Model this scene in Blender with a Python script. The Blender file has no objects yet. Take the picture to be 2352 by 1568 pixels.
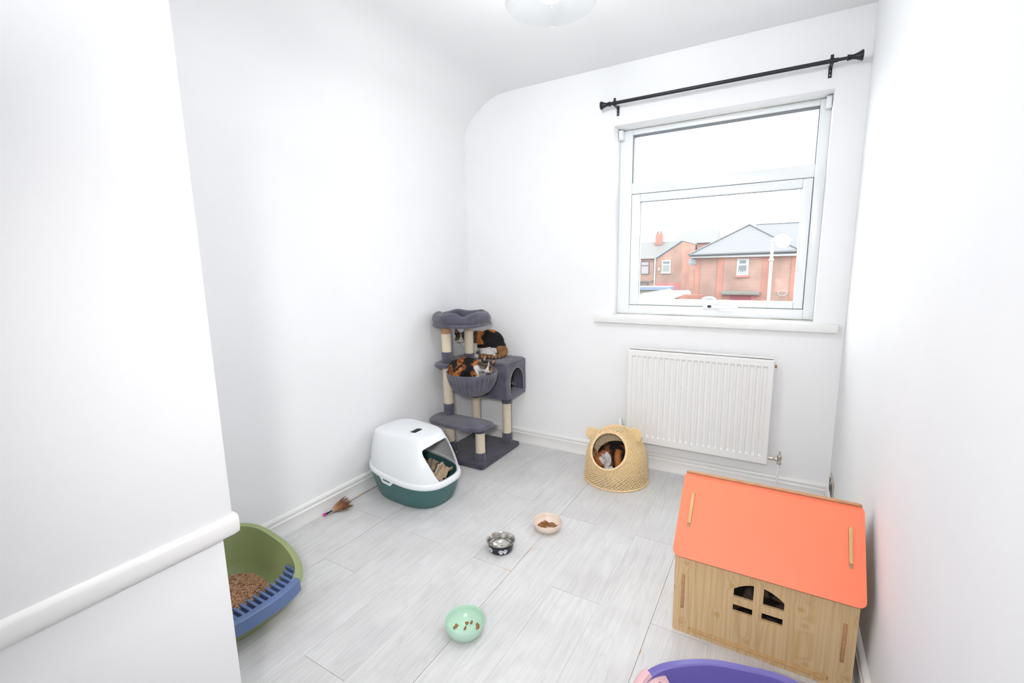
import bpy, bmesh, math, random
from mathutils import Vector, Matrix, noise
random.seed(7)
D = bpy.data
SC = bpy.context.scene
COL = SC.collection
PI = math.pi

# ------------------------------------------------------------------ camera
cam_d = D.cameras.new('camera')
cam = D.objects.new('camera', cam_d); COL.objects.link(cam)
rt = Vector((0.86376, 0.50366, -0.0158)); dn = Vector((0.06722, -0.14624, -0.98696)); fw = Vector((-0.49941, 0.85143, -0.16017))
M3 = Matrix((rt, -dn, -fw)).transposed()
cam.matrix_world = Matrix.Translation((0, 0, 1.28)) @ M3.to_4x4()
cam_d.sensor_width = 36.0
cam_d.lens = 1046.19 / 2352 * 36.0
cam_d.clip_start = 0.02; cam_d.clip_end = 300
SC.camera = cam

# ------------------------------------------------------------------ light and exposure
SC.view_settings.view_transform = 'Standard'
SC.view_settings.look = 'None'
SC.view_settings.gamma = 1.0
SC.view_settings.use_curve_mapping = False
SC.view_settings.exposure = 0.0
world = D.worlds.new('overcast_sky'); SC.world = world; world.use_nodes = True
bg = world.node_tree.nodes['Background']
bg.inputs['Color'].default_value = (0.955, 0.975, 1.0, 1)
bg.inputs['Strength'].default_value = 7.5

def area_light(name, loc, target, size, power, color=(1, 1, 1), size_y=None, spread=None):
    l = D.lights.new(name, 'AREA'); l.energy = power; l.color = color
    l.shape = 'RECTANGLE' if size_y else 'DISK'; l.size = size
    if size_y: l.size_y = size_y
    if spread: l.spread = spread
    o = D.objects.new(name, l); COL.objects.link(o); o.location = loc
    o.rotation_euler = (Vector(target) - Vector(loc)).to_track_quat('-Z', 'Y').to_euler()
    return o
# photographer's flash, held beside the camera and tipped towards the ceiling (outside the frame)
area_light('bounce_flash', (-0.42, -0.35, 2.05), (-0.95, 1.2, 2.95), 0.25, 7.6, (0.97, 0.985, 1.0), spread=2.2)
area_light('front_flash', (-0.008, -0.30, 1.536), (-0.9, 2.0, 0.6), 0.17, 8.9, (1.0, 0.99, 0.98), spread=1.6)

# ------------------------------------------------------------------ helpers
def link(o, parent=None):
    COL.objects.link(o)
    if parent: o.parent = parent
    return o
def tag(o, label=None, cat=None, group=None, kind=None):
    if label: o['label'] = label
    if cat: o['category'] = cat
    if group: o['group'] = group
    if kind: o['kind'] = kind
    return o
def empty(name, loc=(0, 0, 0), rz=0.0, rot=None):
    o = D.objects.new(name, None); o.empty_display_size = 0.05
    o.location = loc; o.rotation_euler = rot or (0, 0, rz)
    return link(o)
def from_bm(name, bm, mat=None, parent=None, smooth=False, angle=None):
    me = D.meshes.new(name)
    bmesh.ops.recalc_face_normals(bm, faces=bm.faces)
    bm.to_mesh(me); bm.free()
    for m in (mat if isinstance(mat, (list, tuple)) else [mat]):
        if m: me.materials.append(m)
    if smooth or angle:
        me.shade_smooth()
        if angle: me.set_sharp_from_angle(angle=math.radians(angle))
    o = D.objects.new(name, me)
    return link(o, parent)
def from_py(name, vs, fs, mat=None, parent=None, smooth=False, angle=None):
    bm = bmesh.new()
    bv = [bm.verts.new(v) for v in vs]
    for f in fs:
        try: bm.faces.new([bv[i] for i in f])
        except ValueError: pass
    return from_bm(name, bm, mat, parent, smooth, angle)
def bx(bm, a, b, bevel=0.0, seg=2, rot=None, piv=None):
    """axis aligned box from corner a to corner b"""
    a = Vector(a); b = Vector(b); c = (a + b) / 2; s = b - a
    r = bmesh.ops.create_cube(bm, size=1.0)
    vs = r['verts']
    for v in vs: v.co = Vector((v.co.x * s.x, v.co.y * s.y, v.co.z * s.z)) + c
    if bevel > 0:
        es = list({e for v in vs for e in v.link_edges})
        rr = bmesh.ops.bevel(bm, geom=es, offset=bevel, segments=seg, profile=0.5, affect='EDGES')
        vs = list(set([v for v in rr['verts']] + [v for v in vs if v.is_valid]))
    if rot is not None:
        piv = Vector(piv) if piv is not None else c
        for v in vs: v.co = rot @ (v.co - piv) + piv
    return vs
def box(name, a, b, mat, parent=None, bevel=0.0, seg=2, rot=None, piv=None):
    bm = bmesh.new(); bx(bm, a, b, bevel, seg, rot, piv)
    return from_bm(name, bm, mat, parent, angle=35 if bevel else None)
def lathe_bm(bm, prof, n=32, closed=False, mtx=None, f=None):
    """revolve (r,z) profile round z. r=0 points become poles"""
    rings = []
    for r, z in prof:
        if r < 1e-6: rings.append([bm.verts.new((0, 0, z))])
        else: rings.append([bm.verts.new((r * math.cos(2 * PI * i / n), r * math.sin(2 * PI * i / n), z)) for i in range(n)])
    prs = list(zip(rings[:-1], rings[1:]))
    if closed: prs.append((rings[-1], rings[0]))
    for A, B in prs:
        for i in range(n):
            j = (i + 1) % n
            if len(A) == 1 and len(B) == 1: continue
            if len(A) == 1: bm.faces.new((A[0], B[i], B[j]))
            elif len(B) == 1: bm.faces.new((A[i], B[0], A[j]))
            else: bm.faces.new((A[i], B[i], B[j], A[j]))
    vs = [v for R in rings for v in R]
    if f:
        for v in vs: v.co = Vector(f(v.co))
    if mtx is not None:
        for v in vs: v.co = mtx @ v.co
    return vs
def lathe(name, prof, mat, parent=None, n=32, closed=False, mtx=None, angle=40, f=None):
    bm = bmesh.new(); lathe_bm(bm, prof, n, closed, mtx, f)
    return from_bm(name, bm, mat, parent, angle=angle)
def tube_bm(bm, pts, rad, n=6, closed=False, caps=True):
    pts = [Vector(p) for p in pts]; N = len(pts)
    rings = []; prev = None
    for i, p in enumerate(pts):
        if closed: t = (pts[(i + 1) % N] - pts[i - 1])
        else: t = pts[min(i + 1, N - 1)] - pts[max(i - 1, 0)]
        t.normalize()
        if prev is None:
            ref = Vector((0, 0, 1)) if abs(t.z) < 0.9 else Vector((1, 0, 0))
            u = t.cross(ref).normalized()
        else:
            u = (prev - t * prev.dot(t))
            u = u.normalized() if u.length > 1e-6 else t.orthogonal().normalized()
        prev = u; w = t.cross(u)
        r = rad(i / max(1, N - 1)) if callable(rad) else rad
        rings.append([bm.verts.new(p + (u * math.cos(2 * PI * k / n) + w * math.sin(2 * PI * k / n)) * r) for k in range(n)])
    for i in range(N if closed else N - 1):
        A, B = rings[i], rings[(i + 1) % N]
        for k in range(n): bm.faces.new((A[k], A[(k + 1) % n], B[(k + 1) % n], B[k]))
    if caps and not closed:
        bm.faces.new(rings[0][::-1]); bm.faces.new(rings[-1])
def tube(name, pts, rad, mat, parent=None, n=8, closed=False, angle=50):
    bm = bmesh.new(); tube_bm(bm, pts, rad, n, closed)
    return from_bm(name, bm, mat, parent, angle=angle)
def bake(o, name=None):
    """turn an object with modifiers (or a curve) into plain mesh data"""
    dg = bpy.context.evaluated_depsgraph_get(); dg.update()
    me = D.meshes.new_from_object(o.evaluated_get(dg))
    mats = [s.material for s in o.material_slots]
    if o.type == 'MESH':
        o.modifiers.clear(); o.data = me
        return o
    p = o.parent; nm = name or o.name
    mw = o.matrix_local.copy()
    D.objects.remove(o)
    n = D.objects.new(nm, me); link(n, p); n.matrix_local = mw
    return n
def plate(name, outer, holes, thick, mat, parent=None, mtx=None, bevel=0.0):
    """2-D outline with holes (in local XY), extruded by thick along local Z, placed by mtx"""
    cu = D.curves.new(name, 'CURVE'); cu.dimensions = '2D'; cu.fill_mode = 'BOTH'; cu.extrude = thick / 2 - bevel
    cu.bevel_depth = bevel; cu.bevel_resolution = 1
    if bevel: cu.offset = -bevel
    for poly in [outer] + list(holes):
        s = cu.splines.new('POLY'); s.points.add(len(poly) - 1)
        for i, (x, y) in enumerate(poly): s.points[i].co = (x, y, 0, 1)
        s.use_cyclic_u = True
    o = D.objects.new(name + '_c', cu); COL.objects.link(o)
    dg = bpy.context.evaluated_depsgraph_get(); dg.update()
    me = D.meshes.new_from_object(o.evaluated_get(dg)); D.objects.remove(o); me.name = name
    me.materials.clear()
    if mtx is not None: me.transform(mtx)
    bm = bmesh.new(); bm.from_mesh(me); bmesh.ops.remove_doubles(bm, verts=bm.verts, dist=1e-5)
    bmesh.ops.recalc_face_normals(bm, faces=bm.faces); bm.to_mesh(me); bm.free()
    me.materials.append(mat)
    me.shade_smooth(); me.set_sharp_from_angle(angle=math.radians(35))
    n = D.objects.new(name, me)
    return link(n, parent)
def rrect(x0, y0, x1, y1, r, n=6):
    out = []
    for cx, cy, a in ((x1 - r, y1 - r, 0), (x0 + r, y1 - r, 90), (x0 + r, y0 + r, 180), (x1 - r, y0 + r, 270)):
        for i in range(n + 1):
            t = math.radians(a + 90 * i / n); out.append((cx + r * math.cos(t), cy + r * math.sin(t)))
    return out
def basis(o, x, y):
    x = Vector(x).normalized(); y = Vector(y).normalized(); z = x.cross(y)
    m = Matrix((x, y, z)).transposed().to_4x4(); m.translation = Vector(o); return m
def boolean(o, cutters, op='DIFFERENCE'):
    for c in cutters:
        m = o.modifiers.new('b', 'BOOLEAN'); m.object = c; m.operation = op; m.solver = 'EXACT'
    bake(o)
    for c in cutters: D.objects.remove(c)
    return o
def copy_tree(o, parent=None):
    c = o.copy(); COL.objects.link(c); c.parent = parent
    for ch in o.children: copy_tree(ch, c)
    return c

# ------------------------------------------------------------------ materials
def nt(name):
    m = D.materials.new(name); m.use_nodes = True
    n = m.node_tree; b = n.nodes['Principled BSDF']
    return m, n, b
def N(n, typ, **kw):
    x = n.nodes.new(typ)
    for k, v in kw.items(): setattr(x, k, v)
    return x
def mat(name, col, rough=0.5, var=0.0, vscale=8.0, bump=0.0, bscale=60.0, metal=0.0, spec=None, stretch=None, trans=0.0, sheen=0.0, col2=None, detail=4.0, coat=0.0, ior=None):
    m, n, b = nt(name)
    b.inputs['Base Color'].default_value = (*col, 1); b.inputs['Roughness'].default_value = rough
    b.inputs['Metallic'].default_value = metal
    if spec is not None: b.inputs['Specular IOR Level'].default_value = spec
    if trans: b.inputs['Transmission Weight'].default_value = trans
    if sheen:
        b.inputs['Sheen Weight'].default_value = sheen; b.inputs['Sheen Roughness'].default_value = 0.5
    if coat: b.inputs['Coat Weight'].default_value = coat
    if ior: b.inputs['IOR'].default_value = ior
    tc = N(n, 'ShaderNodeTexCoord'); src = tc.outputs['Object']
    if stretch:
        mp = N(n, 'ShaderNodeMapping'); mp.inputs['Scale'].default_value = stretch
        n.links.new(src, mp.inputs[0]); src = mp.outputs[0]
    if var or col2:
        t = N(n, 'ShaderNodeTexNoise'); t.inputs['Scale'].default_value = vscale; t.inputs['Detail'].default_value = detail
        n.links.new(src, t.inputs['Vector'])
        r = N(n, 'ShaderNodeValToRGB')
        if col2 is None:
            r.color_ramp.elements[0].color = (*[max(0, c * (1 - var)) for c in col], 1)
            r.color_ramp.elements[1].color = (*[min(1, c * (1 + var)) for c in col], 1)
        else:
            r.color_ramp.elements[0].color = (*col, 1); r.color_ramp.elements[1].color = (*col2, 1)
        r.color_ramp.elements[0].position = 0.35; r.color_ramp.elements[1].position = 0.65
        n.links.new(t.outputs['Fac'], r.inputs[0]); n.links.new(r.outputs[0], b.inputs['Base Color'])
    if bump:
        t = N(n, 'ShaderNodeTexNoise'); t.inputs['Scale'].default_value = bscale; t.inputs['Detail'].default_value = 3
        n.links.new(src, t.inputs['Vector'])
        bp = N(n, 'ShaderNodeBump'); bp.inputs['Strength'].default_value = bump; bp.inputs['Distance'].default_value = 0.004
        n.links.new(t.outputs['Fac'], bp.inputs['Height']); n.links.new(bp.outputs[0], b.inputs['Normal'])
    return m
M = {}
M['wall'] = mat('wall_paint', (0.875, 0.875, 0.885), 0.75, var=0.01, vscale=3, bump=0.04, bscale=25)
M['ceiling'] = mat('ceiling_paint', (0.885, 0.885, 0.89), 0.8, bump=0.03, bscale=18)
M['gloss'] = mat('gloss_white_paint', (0.85, 0.845, 0.83), 0.28, var=0.015, vscale=6, bump=0.05, bscale=14)
M['upvc'] = mat('window_plastic', (0.84, 0.86, 0.87), 0.25)
M['radw'] = mat('radiator_enamel', (0.83, 0.82, 0.81), 0.3)
M['gasket'] = mat('grey_gasket', (0.20, 0.22, 0.24), 0.6)
M['black'] = mat('black_metal', (0.022, 0.023, 0.03), 0.38, metal=0.4, bump=0.03, bscale=200)
M['chrome'] = mat('brushed_nickel', (0.62, 0.58, 0.52), 0.22, metal=1.0)
M['steel'] = mat('stainless_steel', (0.66, 0.64, 0.61), 0.17, metal=1.0, bump=0.02, bscale=90)
M['plush'] = mat('grey_plush', (0.100, 0.096, 0.130), 0.95, var=0.22, vscale=14, bump=0.45, bscale=620, sheen=0.35, spec=0.1)
M['plush_d'] = mat('grey_plush_base', (0.070, 0.064, 0.088), 0.95, var=0.22, vscale=16, bump=0.45, bscale=620, sheen=0.25, spec=0.1)
M['coral'] = mat('coral_laminate', (0.93, 0.215, 0.105), 0.45, var=0.015, vscale=4)
M['ply'] = mat('plywood_edge', (0.50, 0.265, 0.135), 0.6, var=0.12, vscale=30, stretch=(1, 1, 6))
M['ply_l'] = mat('plywood_edge_light', (0.62, 0.38, 0.17), 0.55, var=0.1, vscale=30, stretch=(6, 1, 1))
M['teal'] = mat('teal_plastic', (0.055, 0.150, 0.150), 0.38, bump=0.05, bscale=500)
M['whitep'] = mat('white_plastic', (0.83, 0.85, 0.87), 0.32)
M['green'] = mat('olive_green_plastic', (0.33, 0.39, 0.175), 0.35)
M['blue'] = mat('blue_plastic', (0.105, 0.165, 0.335), 0.35)
M['violet'] = mat('violet_plastic', (0.150, 0.125, 0.410), 0.33)
M['pink'] = mat('pink_plastic', (0.74, 0.47, 0.49), 0.35)
M['mint'] = mat('mint_glaze', (0.50, 0.72, 0.58), 0.3)
M['cream'] = mat('cream_glaze', (0.84, 0.70, 0.60), 0.3)
M['blackp'] = mat('black_rubber_paint', (0.012, 0.013, 0.017), 0.4)
M['paw'] = mat('white_print', (0.68, 0.72, 0.78), 0.5)
M['wicker'] = mat('natural_wicker', (0.88, 0.66, 0.37), 0.55, var=0.10, vscale=110, bump=0.15, bscale=120)
M['wicker_d'] = mat('bent_rattan', (0.66, 0.43, 0.20), 0.55, var=0.15, vscale=40)
M['kibble'] = mat('brown_kibble', (0.36, 0.165, 0.06), 0.8, var=0.25, vscale=120, bump=0.4, bscale=300)
M['glass'] = mat('clear_glass', (1, 1, 1), 0.0, trans=1.0, ior=1.45)
def thin_glass():
    m, n, b = nt('window_glass'); out = n.nodes['Material Output']
    t = N(n, 'ShaderNodeBsdfTransparent'); t.inputs[0].default_value = (.97, .98, .98, 1)
    g = N(n, 'ShaderNodeBsdfGlossy'); g.inputs['Roughness'].default_value = 0.0
    lw = N(n, 'ShaderNodeLayerWeight'); lw.inputs['Blend'].default_value = 0.5
    pw = N(n, 'ShaderNodeMath', operation='POWER'); pw.inputs[1].default_value = 5; n.links.new(lw.outputs['Facing'], pw.inputs[0])
    f = N(n, 'ShaderNodeMath', operation='MULTIPLY_ADD'); f.inputs[1].default_value = 0.7; f.inputs[2].default_value = 0.045; n.links.new(pw.outputs[0], f.inputs[0])
    x = N(n, 'ShaderNodeMixShader'); n.links.new(f.outputs[0], x.inputs[0]); n.links.new(t.outputs[0], x.inputs[1]); n.links.new(g.outputs[0], x.inputs[2])
    n.links.new(x.outputs[0], out.inputs['Surface']); n.nodes.remove(b)
    return m
M['pane'] = thin_glass()
M['skin'] = mat('pink_skin', (0.62, 0.33, 0.28), 0.5)
M['magenta'] = mat('magenta_bead', (0.62, 0.02, 0.32), 0.2)
M['beadg'] = mat('green_bead', (0.35, 0.65, 0.25), 0.25)
M['beady'] = mat('yellow_bead', (0.85, 0.55, 0.10), 0.25)
M['cord'] = mat('dark_red_cord', (0.22, 0.05, 0.07), 0.7)
M['rope_new'] = None

def sisal(name, col):
    m, n, b = nt(name)
    tc = N(n, 'ShaderNodeTexCoord')
    w = N(n, 'ShaderNodeTexWave'); w.wave_type = 'BANDS'; w.bands_direction = 'Z'; w.inputs['Scale'].default_value = 62; w.inputs['Distortion'].default_value = 1.2; w.inputs['Detail'].default_value = 2
    n.links.new(tc.outputs['Object'], w.inputs['Vector'])
    r = N(n, 'ShaderNodeValToRGB')
    r.color_ramp.elements[0].color = (*[c * 0.72 for c in col], 1); r.color_ramp.elements[1].color = (*col, 1); r.color_ramp.elements[1].position = 0.45
    n.links.new(w.outputs['Fac'], r.inputs[0]); n.links.new(r.outputs[0], b.inputs['Base Color'])
    b.inputs['Roughness'].default_value = 0.9
    bp = N(n, 'ShaderNodeBump'); bp.inputs['Strength'].default_value = 0.5; bp.inputs['Distance'].default_value = 0.003
    n.links.new(w.outputs['Fac'], bp.inputs['Height']); n.links.new(bp.outputs[0], b.inputs['Normal'])
    return m
M['sisal'] = sisal('cream_sisal', (0.90, 0.78, 0.61))
M['sisal_t'] = sisal('tan_cardboard_core', (0.52, 0.31, 0.17))

def wood_mat(name, base, dark, knotcol, scale=1.0, off=(0, 0, 0)):
    """pine print: straight grain up local Z, bent round knots"""
    m, n, b = nt(name)
    tc = N(n, 'ShaderNodeTexCoord')
    mp = N(n, 'ShaderNodeMapping'); mp.inputs['Scale'].default_value = (1, 1, 0.05); mp.inputs['Location'].default_value = off
    n.links.new(tc.outputs['Object'], mp.inputs[0])
    nz = N(n, 'ShaderNodeTexNoise'); nz.inputs['Scale'].default_value = 11 * scale; nz.inputs['Detail'].default_value = 1.2
    n.links.new(mp.outputs[0], nz.inputs['Vector'])
    mul = N(n, 'ShaderNodeMath', operation='MULTIPLY'); mul.inputs[1].default_value = 26
    n.links.new(nz.outputs['Fac'], mul.inputs[0])
    fr = N(n, 'ShaderNodeMath', operation='PINGPONG'); fr.inputs[1].default_value = 1.0
    n.links.new(mul.outputs[0], fr.inputs[0])
    r = N(n, 'ShaderNodeValToRGB')
    r.color_ramp.elements[0].color = (*dark, 1); r.color_ramp.elements[1].color = (*base, 1); r.color_ramp.elements[1].position = 0.5
    n.links.new(fr.outputs[0], r.inputs[0])
    # fine fibres
    n2 = N(n, 'ShaderNodeTexNoise'); n2.inputs['Scale'].default_value = 160; n2.inputs['Detail'].default_value = 2
    mp2 = N(n, 'ShaderNodeMapping'); mp2.inputs['Scale'].default_value = (1, 1, 0.02)
    n.links.new(tc.outputs['Object'], mp2.inputs[0]); n.links.new(mp2.outputs[0], n2.inputs['Vector'])
    r2 = N(n, 'ShaderNodeValToRGB'); r2.color_ramp.elements[0].color = (0.90, 0.885, 0.87, 1); r2.color_ramp.elements[1].color = (1.05, 1.045, 1.04, 1)
    r2.color_ramp.elements[0].position = 0.3; r2.color_ramp.elements[1].position = 0.6
    n.links.new(n2.outputs['Fac'], r2.inputs[0])
    mx = N(n, 'ShaderNodeMix', data_type='RGBA', blend_type='MULTIPLY'); mx.inputs[0].default_value = 1
    n.links.new(r.outputs[0], mx.inputs[6]); n.links.new(r2.outputs[0], mx.inputs[7])
    # knots: an even scatter of small ovals in the XZ plane
    sxz = N(n, 'ShaderNodeSeparateXYZ'); n.links.new(tc.outputs['Object'], sxz.inputs[0])
    cxz = N(n, 'ShaderNodeCombineXYZ'); n.links.new(sxz.outputs[0], cxz.inputs[0]); n.links.new(sxz.outputs[2], cxz.inputs[1])
    vo = N(n, 'ShaderNodeTexVoronoi'); vo.voronoi_dimensions = '2D'; vo.inputs['Scale'].default_value = 1.0
    mp3 = N(n, 'ShaderNodeMapping'); mp3.inputs['Scale'].default_value = (9, 11, 1); mp3.inputs['Location'].default_value = (0.37, 0.62, 0)
    n.links.new(cxz.outputs[0], mp3.inputs[0]); n.links.new(mp3.outputs[0], vo.inputs['Vector'])
    r3 = N(n, 'ShaderNodeValToRGB'); r3.color_ramp.elements[0].position = 0.06; r3.color_ramp.elements[0].color = (1, 1, 1, 1); r3.color_ramp.elements[1].position = 0.12; r3.color_ramp.elements[1].color = (0, 0, 0, 1)
    n.links.new(vo.outputs['Distance'], r3.inputs[0])
    sw = N(n, 'ShaderNodeMapRange'); sw.inputs['From Min'].default_value = 0.0; sw.inputs['From Max'].default_value = 0.34; sw.inputs['To Min'].default_value = 1.5; sw.inputs['To Max'].default_value = 0.0; sw.interpolation_type = 'SMOOTHSTEP'
    n.links.new(vo.outputs['Distance'], sw.inputs['Value'])
    ad2 = N(n, 'ShaderNodeMath', operation='ADD'); n.links.new(mul.outputs[0], ad2.inputs[0]); n.links.new(sw.outputs[0], ad2.inputs[1])
    n.links.new(ad2.outputs[0], fr.inputs[0])
    mm = N(n, 'ShaderNodeMath', operation='MULTIPLY'); mm.inputs[1].default_value = 0.6; n.links.new(r3.outputs[0], mm.inputs[0])
    mx2 = N(n, 'ShaderNodeMix', data_type='RGBA'); n.links.new(mm.outputs[0], mx2.inputs[0])
    n.links.new(mx.outputs[2], mx2.inputs[6]); mx2.inputs[7].default_value = (*knotcol, 1)
    n.links.new(mx2.outputs[2], b.inputs['Base Color'])
    b.inputs['Roughness'].default_value = 0.5
    return m
M['pine'] = wood_mat('pine_print', (0.68, 0.49, 0.27), (0.61, 0.415, 0.20), (0.56, 0.32, 0.12))

def floor_mat():
    m, n, b = nt('grey_oak_laminate')
    at = N(n, 'ShaderNodeAttribute'); at.attribute_name = 'plank'
    tc = N(n, 'ShaderNodeTexCoord')
    add = N(n, 'ShaderNodeVectorMath', operation='ADD')
    sc = N(n, 'ShaderNodeVectorMath', operation='SCALE'); sc.inputs['Scale'].default_value = 37.0
    n.links.new(at.outputs['Color'], sc.inputs[0]); n.links.new(tc.outputs['Object'], add.inputs[0]); n.links.new(sc.outputs[0], add.inputs[1])
    mp = N(n, 'ShaderNodeMapping'); mp.inputs['Scale'].default_value = (1, 0.13, 1); n.links.new(add.outputs[0], mp.inputs[0])
    nz = N(n, 'ShaderNodeTexNoise'); nz.inputs['Scale'].default_value = 7; nz.inputs['Detail'].default_value = 1.5; n.links.new(mp.outputs[0], nz.inputs['Vector'])
    mul = N(n, 'ShaderNodeMath', operation='MULTIPLY'); mul.inputs[1].default_value = 44; n.links.new(nz.outputs['Fac'], mul.inputs[0])
    pp = N(n, 'ShaderNodeMath', operation='PINGPONG'); pp.inputs[1].default_value = 1; n.links.new(mul.outputs[0], pp.inputs[0])
    r = N(n, 'ShaderNodeValToRGB'); r.color_ramp.elements[0].color = (0.945, 0.94, 0.935, 1); r.color_ramp.elements[1].color = (1, 1, 1, 1); r.color_ramp.elements[1].position = 0.35
    n.links.new(pp.outputs[0], r.inputs[0])
    n2 = N(n, 'ShaderNodeTexNoise'); n2.inputs['Scale'].default_value = 130; n2.inputs['Detail'].default_value = 3
    mp2 = N(n, 'ShaderNodeMapping'); mp2.inputs['Scale'].default_value = (1, 0.035, 1); n.links.new(add.outputs[0], mp2.inputs[0]); n.links.new(mp2.outputs[0], n2.inputs['Vector'])
    r2 = N(n, 'ShaderNodeValToRGB'); r2.color_ramp.elements[0].color = (0.91, 0.905, 0.9, 1); r2.color_ramp.elements[1].color = (1, 1, 1, 1); r2.color_ramp.elements[0].position = 0.32; r2.color_ramp.elements[1].position = 0.58
    n.links.new(n2.outputs['Fac'], r2.inputs[0])
    n3 = N(n, 'ShaderNodeTexNoise'); n3.inputs['Scale'].default_value = 5; n3.inputs['Detail'].default_value = 3; n.links.new(add.outputs[0], n3.inputs['Vector'])
    r3 = N(n, 'ShaderNodeValToRGB'); r3.color_ramp.elements[0].color = (0.64, 0.625, 0.625, 1); r3.color_ramp.elements[1].color = (0.715, 0.71, 0.705, 1); r3.color_ramp.elements[0].position = 0.3; r3.color_ramp.elements[1].position = 0.6
    n.links.new(n3.outputs['Fac'], r3.inputs[0])
    a = N(n, 'ShaderNodeMix', data_type='RGBA', blend_type='MULTIPLY'); a.inputs[0].default_value = 1
    c = N(n, 'ShaderNodeMix', data_type='RGBA', blend_type='MULTIPLY'); c.inputs[0].default_value = 1
    n.links.new(r.outputs[0], a.inputs[6]); n.links.new(r2.outputs[0], a.inputs[7])
    n.links.new(a.outputs[2], c.inputs[6]); n.links.new(r3.outputs[0], c.inputs[7])
    n.links.new(c.outputs[2], b.inputs['Base Color'])
    b.inputs['Roughness'].default_value = 0.42; b.inputs['Specular IOR Level'].default_value = 0.4
    return m
M['floor'] = floor_mat()
M['seam'] = mat('dark_seam', (0.48, 0.44, 0.41), 0.9)
M['chip'] = mat('exposed_fibreboard', (0.58, 0.33, 0.16), 0.9)

def brick_mat(name, c1, c2, mortar, scale=1.0, dirt=(1, 1, 1)):
    m, n, b = nt(name)
    tc = N(n, 'ShaderNodeTexCoord')
    sx = N(n, 'ShaderNodeSeparateXYZ'); n.links.new(tc.outputs['Object'], sx.inputs[0])
    ad = N(n, 'ShaderNodeMath', operation='ADD'); n.links.new(sx.outputs[0], ad.inputs[0]); n.links.new(sx.outputs[1], ad.inputs[1])
    cx = N(n, 'ShaderNodeCombineXYZ'); n.links.new(ad.outputs[0], cx.inputs[0]); n.links.new(sx.outputs[2], cx.inputs[1])
    br = N(n, 'ShaderNodeTexBrick'); br.inputs['Color1'].default_value = (*c1, 1); br.inputs['Color2'].default_value = (*c2, 1); br.inputs['Mortar'].default_value = (*mortar, 1)
    br.inputs['Scale'].default_value = 1.0 * scale; br.inputs['Brick Width'].default_value = 0.23; br.inputs['Row Height'].default_value = 0.078; br.inputs['Mortar Size'].default_value = 0.012; br.inputs['Bias'].default_value = 0.1
    n.links.new(cx.outputs[0], br.inputs['Vector'])
    nz = N(n, 'ShaderNodeTexNoise'); nz.inputs['Scale'].default_value = 0.9; nz.inputs['Detail'].default_value = 6; n.links.new(tc.outputs['Object'], nz.inputs['Vector'])
    r = N(n, 'ShaderNodeValToRGB'); r.color_ramp.elements[0].color = (0.82, 0.8, 0.8, 1); r.color_ramp.elements[1].color = (1.15, 1.12, 1.12, 1); r.color_ramp.elements[0].position = 0.35; r.color_ramp.elements[1].position = 0.65
    n.links.new(nz.outputs['Fac'], r.inputs[0])
    mx = N(n, 'ShaderNodeMix', data_type='RGBA', blend_type='MULTIPLY'); mx.inputs[0].default_value = 1
    n.links.new(br.outputs['Color'], mx.inputs[6]); n.links.new(r.outputs[0], mx.inputs[7])
    n.links.new(mx.outputs[2], b.inputs['Base Color']); b.inputs['Roughness'].default_value = 0.9
    return m
M['brick'] = brick_mat('old_red_brick', (0.225, 0.118, 0.088), (0.180, 0.108, 0.085), (0.255, 0.20, 0.165), 1.35)
M['brick_r'] = brick_mat('smooth_red_brick', (0.25, 0.098, 0.070), (0.225, 0.090, 0.065), (0.25, 0.16, 0.13), 1.35)
def slate_mat(name, c, c2):
    m, n, b = nt(name)
    tc = N(n, 'ShaderNodeTexCoord'); sx = N(n, 'ShaderNodeSeparateXYZ'); n.links.new(tc.outputs['Object'], sx.inputs[0])
    ml = N(n, 'ShaderNodeMath', operation='MULTIPLY'); ml.inputs[1].default_value = 1 / 0.17; n.links.new(sx.outputs[2], ml.inputs[0])
    fr = N(n, 'ShaderNodeMath', operation='FRACT'); n.links.new(ml.outputs[0], fr.inputs[0])
    r = N(n, 'ShaderNodeValToRGB'); r.color_ramp.interpolation = 'CONSTANT'
    r.color_ramp.elements[0].color = (*[x * 0.72 for x in c], 1); r.color_ramp.elements[1].position = 0.16; r.color_ramp.elements[1].color = (*c, 1)
    n.links.new(fr.outputs[0], r.inputs[0])
    nz = N(n, 'ShaderNodeTexNoise'); nz.inputs['Scale'].default_value = 3; n.links.new(tc.outputs['Object'], nz.inputs['Vector'])
    mx = N(n, 'ShaderNodeMix', data_type='RGBA'); n.links.new(nz.outputs['Fac'], mx.inputs[0]); n.links.new(r.outputs[0], mx.inputs[6])
    mx.inputs[7].default_value = (*c2, 1)
    mf = N(n, 'ShaderNodeMath', operation='MULTIPLY'); mf.inputs[1].default_value = 0.5; n.links.new(nz.outputs['Fac'], mf.inputs[0]); n.links.new(mf.outputs[0], mx.inputs[0])
    n.links.new(mx.outputs[2], b.inputs['Base Color']); b.inputs['Roughness'].default_value = 0.7
    return m
M['slate'] = slate_mat('grey_slate', (0.098, 0.102, 0.108), (0.108, 0.111, 0.115))
M['slate_g'] = slate_mat('greenish_slate', (0.102, 0.104, 0.099), (0.112, 0.112, 0.107))
M['owhite'] = mat('outdoor_white', (0.260, 0.265, 0.269), 0.6)
M['opane'] = mat('dark_window_pane', (0.067, 0.076, 0.080), 0.15)
M['opane_l'] = mat('curtained_pane', (0.193, 0.193, 0.197), 0.4)
M['obrown'] = mat('brown_frame', (0.071, 0.050, 0.046), 0.6)
M['opink'] = mat('pink_painted_render', (0.260, 0.101, 0.097), 0.8, var=0.06, vscale=2)
M['ored'] = mat('red_garage_door', (0.210, 0.042, 0.050), 0.6)
M['ogut'] = mat('dark_gutter', (0.055, 0.063, 0.067), 0.5)
M['stone'] = mat('canopy_stone', (0.126, 0.126, 0.113), 0.9, var=0.15, vscale=6)
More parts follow.
